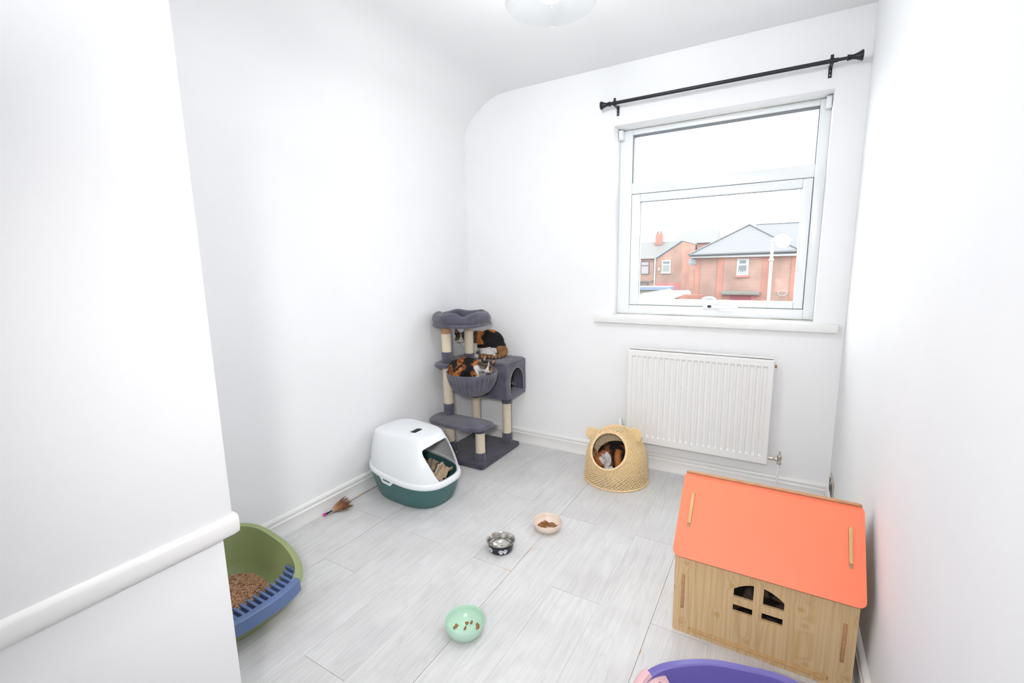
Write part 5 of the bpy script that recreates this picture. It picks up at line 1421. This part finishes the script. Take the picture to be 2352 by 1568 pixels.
# neighbouring house to the left, further back
h2 = empty('house', (-9.0, 46.0, GZ)); tag(h2, 'red brick gable house with a chimney, left of the hipped roof house', 'house')
o2 = Vector(h2.location)
def B2(name, a_, b_, m, bev=0): return box(name, Vector(a_) - o2, Vector(b_) - o2, m, h2, bev)
def P2(name, pts, faces, m): return from_py(name, [Vector(p) - o2 for p in pts], faces, m, h2)
P2('gable_wall', [(-10.11, 44, GZ), (-10.11, 44, 1.96), (-7.86, 44, 3.41), (-7.86, 44, GZ), (-10.11, 44.3, GZ), (-10.11, 44.3, 1.96), (-7.86, 44.3, 3.41), (-7.86, 44.3, GZ)], [(0, 1, 2, 3), (7, 6, 5, 4), (0, 4, 5, 1), (1, 5, 6, 2), (2, 6, 7, 3)], M['brick'])
P2('side_wall', [(-7.86, 44.02, GZ), (-7.86, 44.02, 3.41), (-7.05, 46.3, 3.13), (-7.05, 46.3, GZ), (-8.2, 46.3, GZ), (-8.2, 46.3, 3.2)], [(0, 1, 2, 3), (3, 2, 5, 4), (0, 1, 5, 4)], brick_mat('pale_red_brick', (0.28, 0.135, 0.095), (0.25, 0.125, 0.09), (0.29, 0.19, 0.155), 1.35))
B2('wall', (-12.6, 44.35, GZ), (-10.11, 45, 1.96), M['brick'])
P2('roof', [(-12.9, 44.1, 1.90), (-10.05, 44.1, 1.90), (-7.86, 44.1, 3.45), (-8.35, 46.6, 3.55), (-13.2, 46.6, 3.55), (-12.9, 49, 1.9), (-7.2, 49, 1.9), (-7.0, 46.4, 3.2)], [(0, 1, 2, 3, 4), (4, 3, 7, 6, 5), (2, 7, 3), (0, 5, 6, 1)], M['slate_g'])
tube('barge_board', [Vector((-10.2, 43.95, 1.90)) - o2, Vector((-7.86, 43.95, 3.44)) - o2], .075, M['oblue'], h2, 6); tube('barge_board', [Vector((-7.86, 43.98, 3.44)) - o2, Vector((-7.0, 46.4, 3.17)) - o2], .05, M['owhite'], h2, 6)
ch = B2('chimney', (-10.72, 46.0, 3.2), (-10.08, 46.6, 4.25), M['brick_r'])
for x in (-10.55, -10.25): lathe('chimney_pot', [(.09, 4.2), (.11, 4.25), (.09, 4.5), (.11, 4.53), (0, 4.53)], M['opink'], ch, 12, mtx=Matrix.Translation(Vector((x, 46.3, 0)) - o2))
win_out(h2, o2, -9.57, -8.77, .60, 1.75, 43.99, M['owhite'], [(-9.46, -8.88, 1.40, 1.62, M['opane']), (-9.46, -8.88, .70, 1.28, mat('grey_pane', (.13, .14, .14), .2))], (M['owhite'], .10))
win_out(h2, o2, -11.60, -10.78, .42, 1.68, 44.34, M['obrown'], [(-11.52, -10.86, 1.30, 1.58, M['opane_l']), (-11.52, -10.86, .50, 1.20, M['opane_l'])])
win_out(h2, o2, -11.60, -10.80, -1.0, -.36, 44.34, M['obrown'], [(-11.50, -10.90, -.9, -.45, M['opane'])])
B2('lintel_band', (-12.4, 44.25, -.26), (-10.4, 44.35, -.14), mat('sooty_stone', (.13, .12, .11), .9, var=.2, vscale=5))
B2('painted_base', (-10.13, 43.93, GZ), (-7.84, 44.02, -.38), M['opink'])
tube('downpipe', [Vector((-10.17, 43.95, GZ)) - o2, Vector((-10.17, 43.95, 1.9)) - o2], .07, M['owhite'], h2, 8)
box('burglar_alarm', Vector((-9.88, 43.93, .80)) - o2, Vector((-9.72, 44.0, 1.05)) - o2, M['owhite'], h2)
# further roof between the two houses
h3 = empty('house', (-7.5, 57, GZ)); tag(h3, 'distant greenish roofed house just showing between the two brick houses', 'house'); o3 = Vector(h3.location)
from_py('roof', [Vector(p) - o3 for p in ((-10.8, 54, 3.6), (-6.2, 54, 3.6), (-6.2, 57, 5.15), (-10.2, 57, 5.15), (-6.2, 60, 3.6), (-10.8, 60, 3.6))], [(0, 1, 2, 3), (3, 2, 4, 5), (1, 4, 2), (0, 3, 5), (0, 5, 4, 1)], M['slate_g'], h3)
box('wall', Vector((-10.5, 54.3, GZ)) - o3, Vector((-6.4, 59.7, 3.58)) - o3, M['brick'], h3)
# garden buildings below
ou = empty('outhouse', (-5.5, 23.0, GZ)); tag(ou, 'low outhouse with a cream felt roof below the gable house', 'outhouse'); o4 = Vector(ou.location)
box('wall', Vector((-7.0, 22.4, GZ)) - o4, Vector((-4.45, 25.4, -.45)) - o4, M['brick_r'], ou)
from_py('felt_roof', [Vector(p) - o4 for p in ((-7.1, 22.2, -.50), (-4.75, 22.2, -.52), (-4.35, 25.5, -.28), (-7.1, 25.5, -.36), (-5.9, 23.0, -.12), (-5.0, 25.2, .02))], [(0, 1, 4), (1, 2, 5, 4), (2, 3, 5), (3, 0, 4, 5), (0, 3, 2, 1)], M['oflat'], ou)
tube('roof_seam', [Vector((-5.9, 23.0, -.11)) - o4, Vector((-5.0, 25.2, .03)) - o4], .02, M['owhite'], ou, 5)
bs = box('shed_roof', (-7.4, 26.6, -.12), (-5.35, 28.0, 0.06), M['oblue']); tag(bs, 'faded blue flat roof behind the cream felt roof', 'shed roof')
sh2 = box('shed_wall', (-7.3, 26.7, GZ), (-5.45, 27.9, -.121), M['oflat'], bs)
gw = box('garden_wall', (-5.6, 30.0, GZ), (-3.9, 30.25, -.55), M['brick_r']); tag(gw, 'low red brick garden wall in front of the hipped roof house', 'wall')
gt = empty('arched_panel', (-3.62, 29.6, GZ)); tag(gt, 'white panel with an arched top just above the window sash', 'panel')
plate('panel', [(-.42, 0), (.42, 0), (.42, 2.1)] + [(.42 * math.cos(a_), 2.1 + .20 * math.sin(a_)) for a_ in [PI * i / 12 for i in range(1, 12)]] + [(-.42, 2.1)], [], .08, M['owhite'], gt, basis((0, 0, 0), (1, 0, 0), (0, 0, 1)))
box('letter_slot', (-.22, -.06, 2.05), (.22, -.04, 2.13), M['ogut'], gt)
vn = empty('van', (-7.7, 42.0, GZ)); tag(vn, 'pale blue van parked in the alley between the houses', 'van')
plate('van_body', [(-.9, .25), (.9, .25), (.9, 1.1), (.82, 1.75), (.6, 1.92), (-.6, 1.92), (-.82, 1.75), (-.9, 1.1)], [], 3.6, mat('pale_blue_paint', (.18, .22, .26), .3), vn, basis((0, 0, 0), (1, 0, 0), (0, 0, 1)), bevel=.04)
box('windscreen', (-.68, -1.84, 1.15), (.68, -1.79, 1.68), M['opane'], vn, .02)
for x in (-.8, .8):
    for y in (-1.2, 1.2): lathe('wheel', [(0, -.1), (.30, -.1), (.32, 0), (.30, .1), (0, .1)], M['blackp'], vn, 20, mtx=Matrix.Translation((x, y, .32)) @ RY)
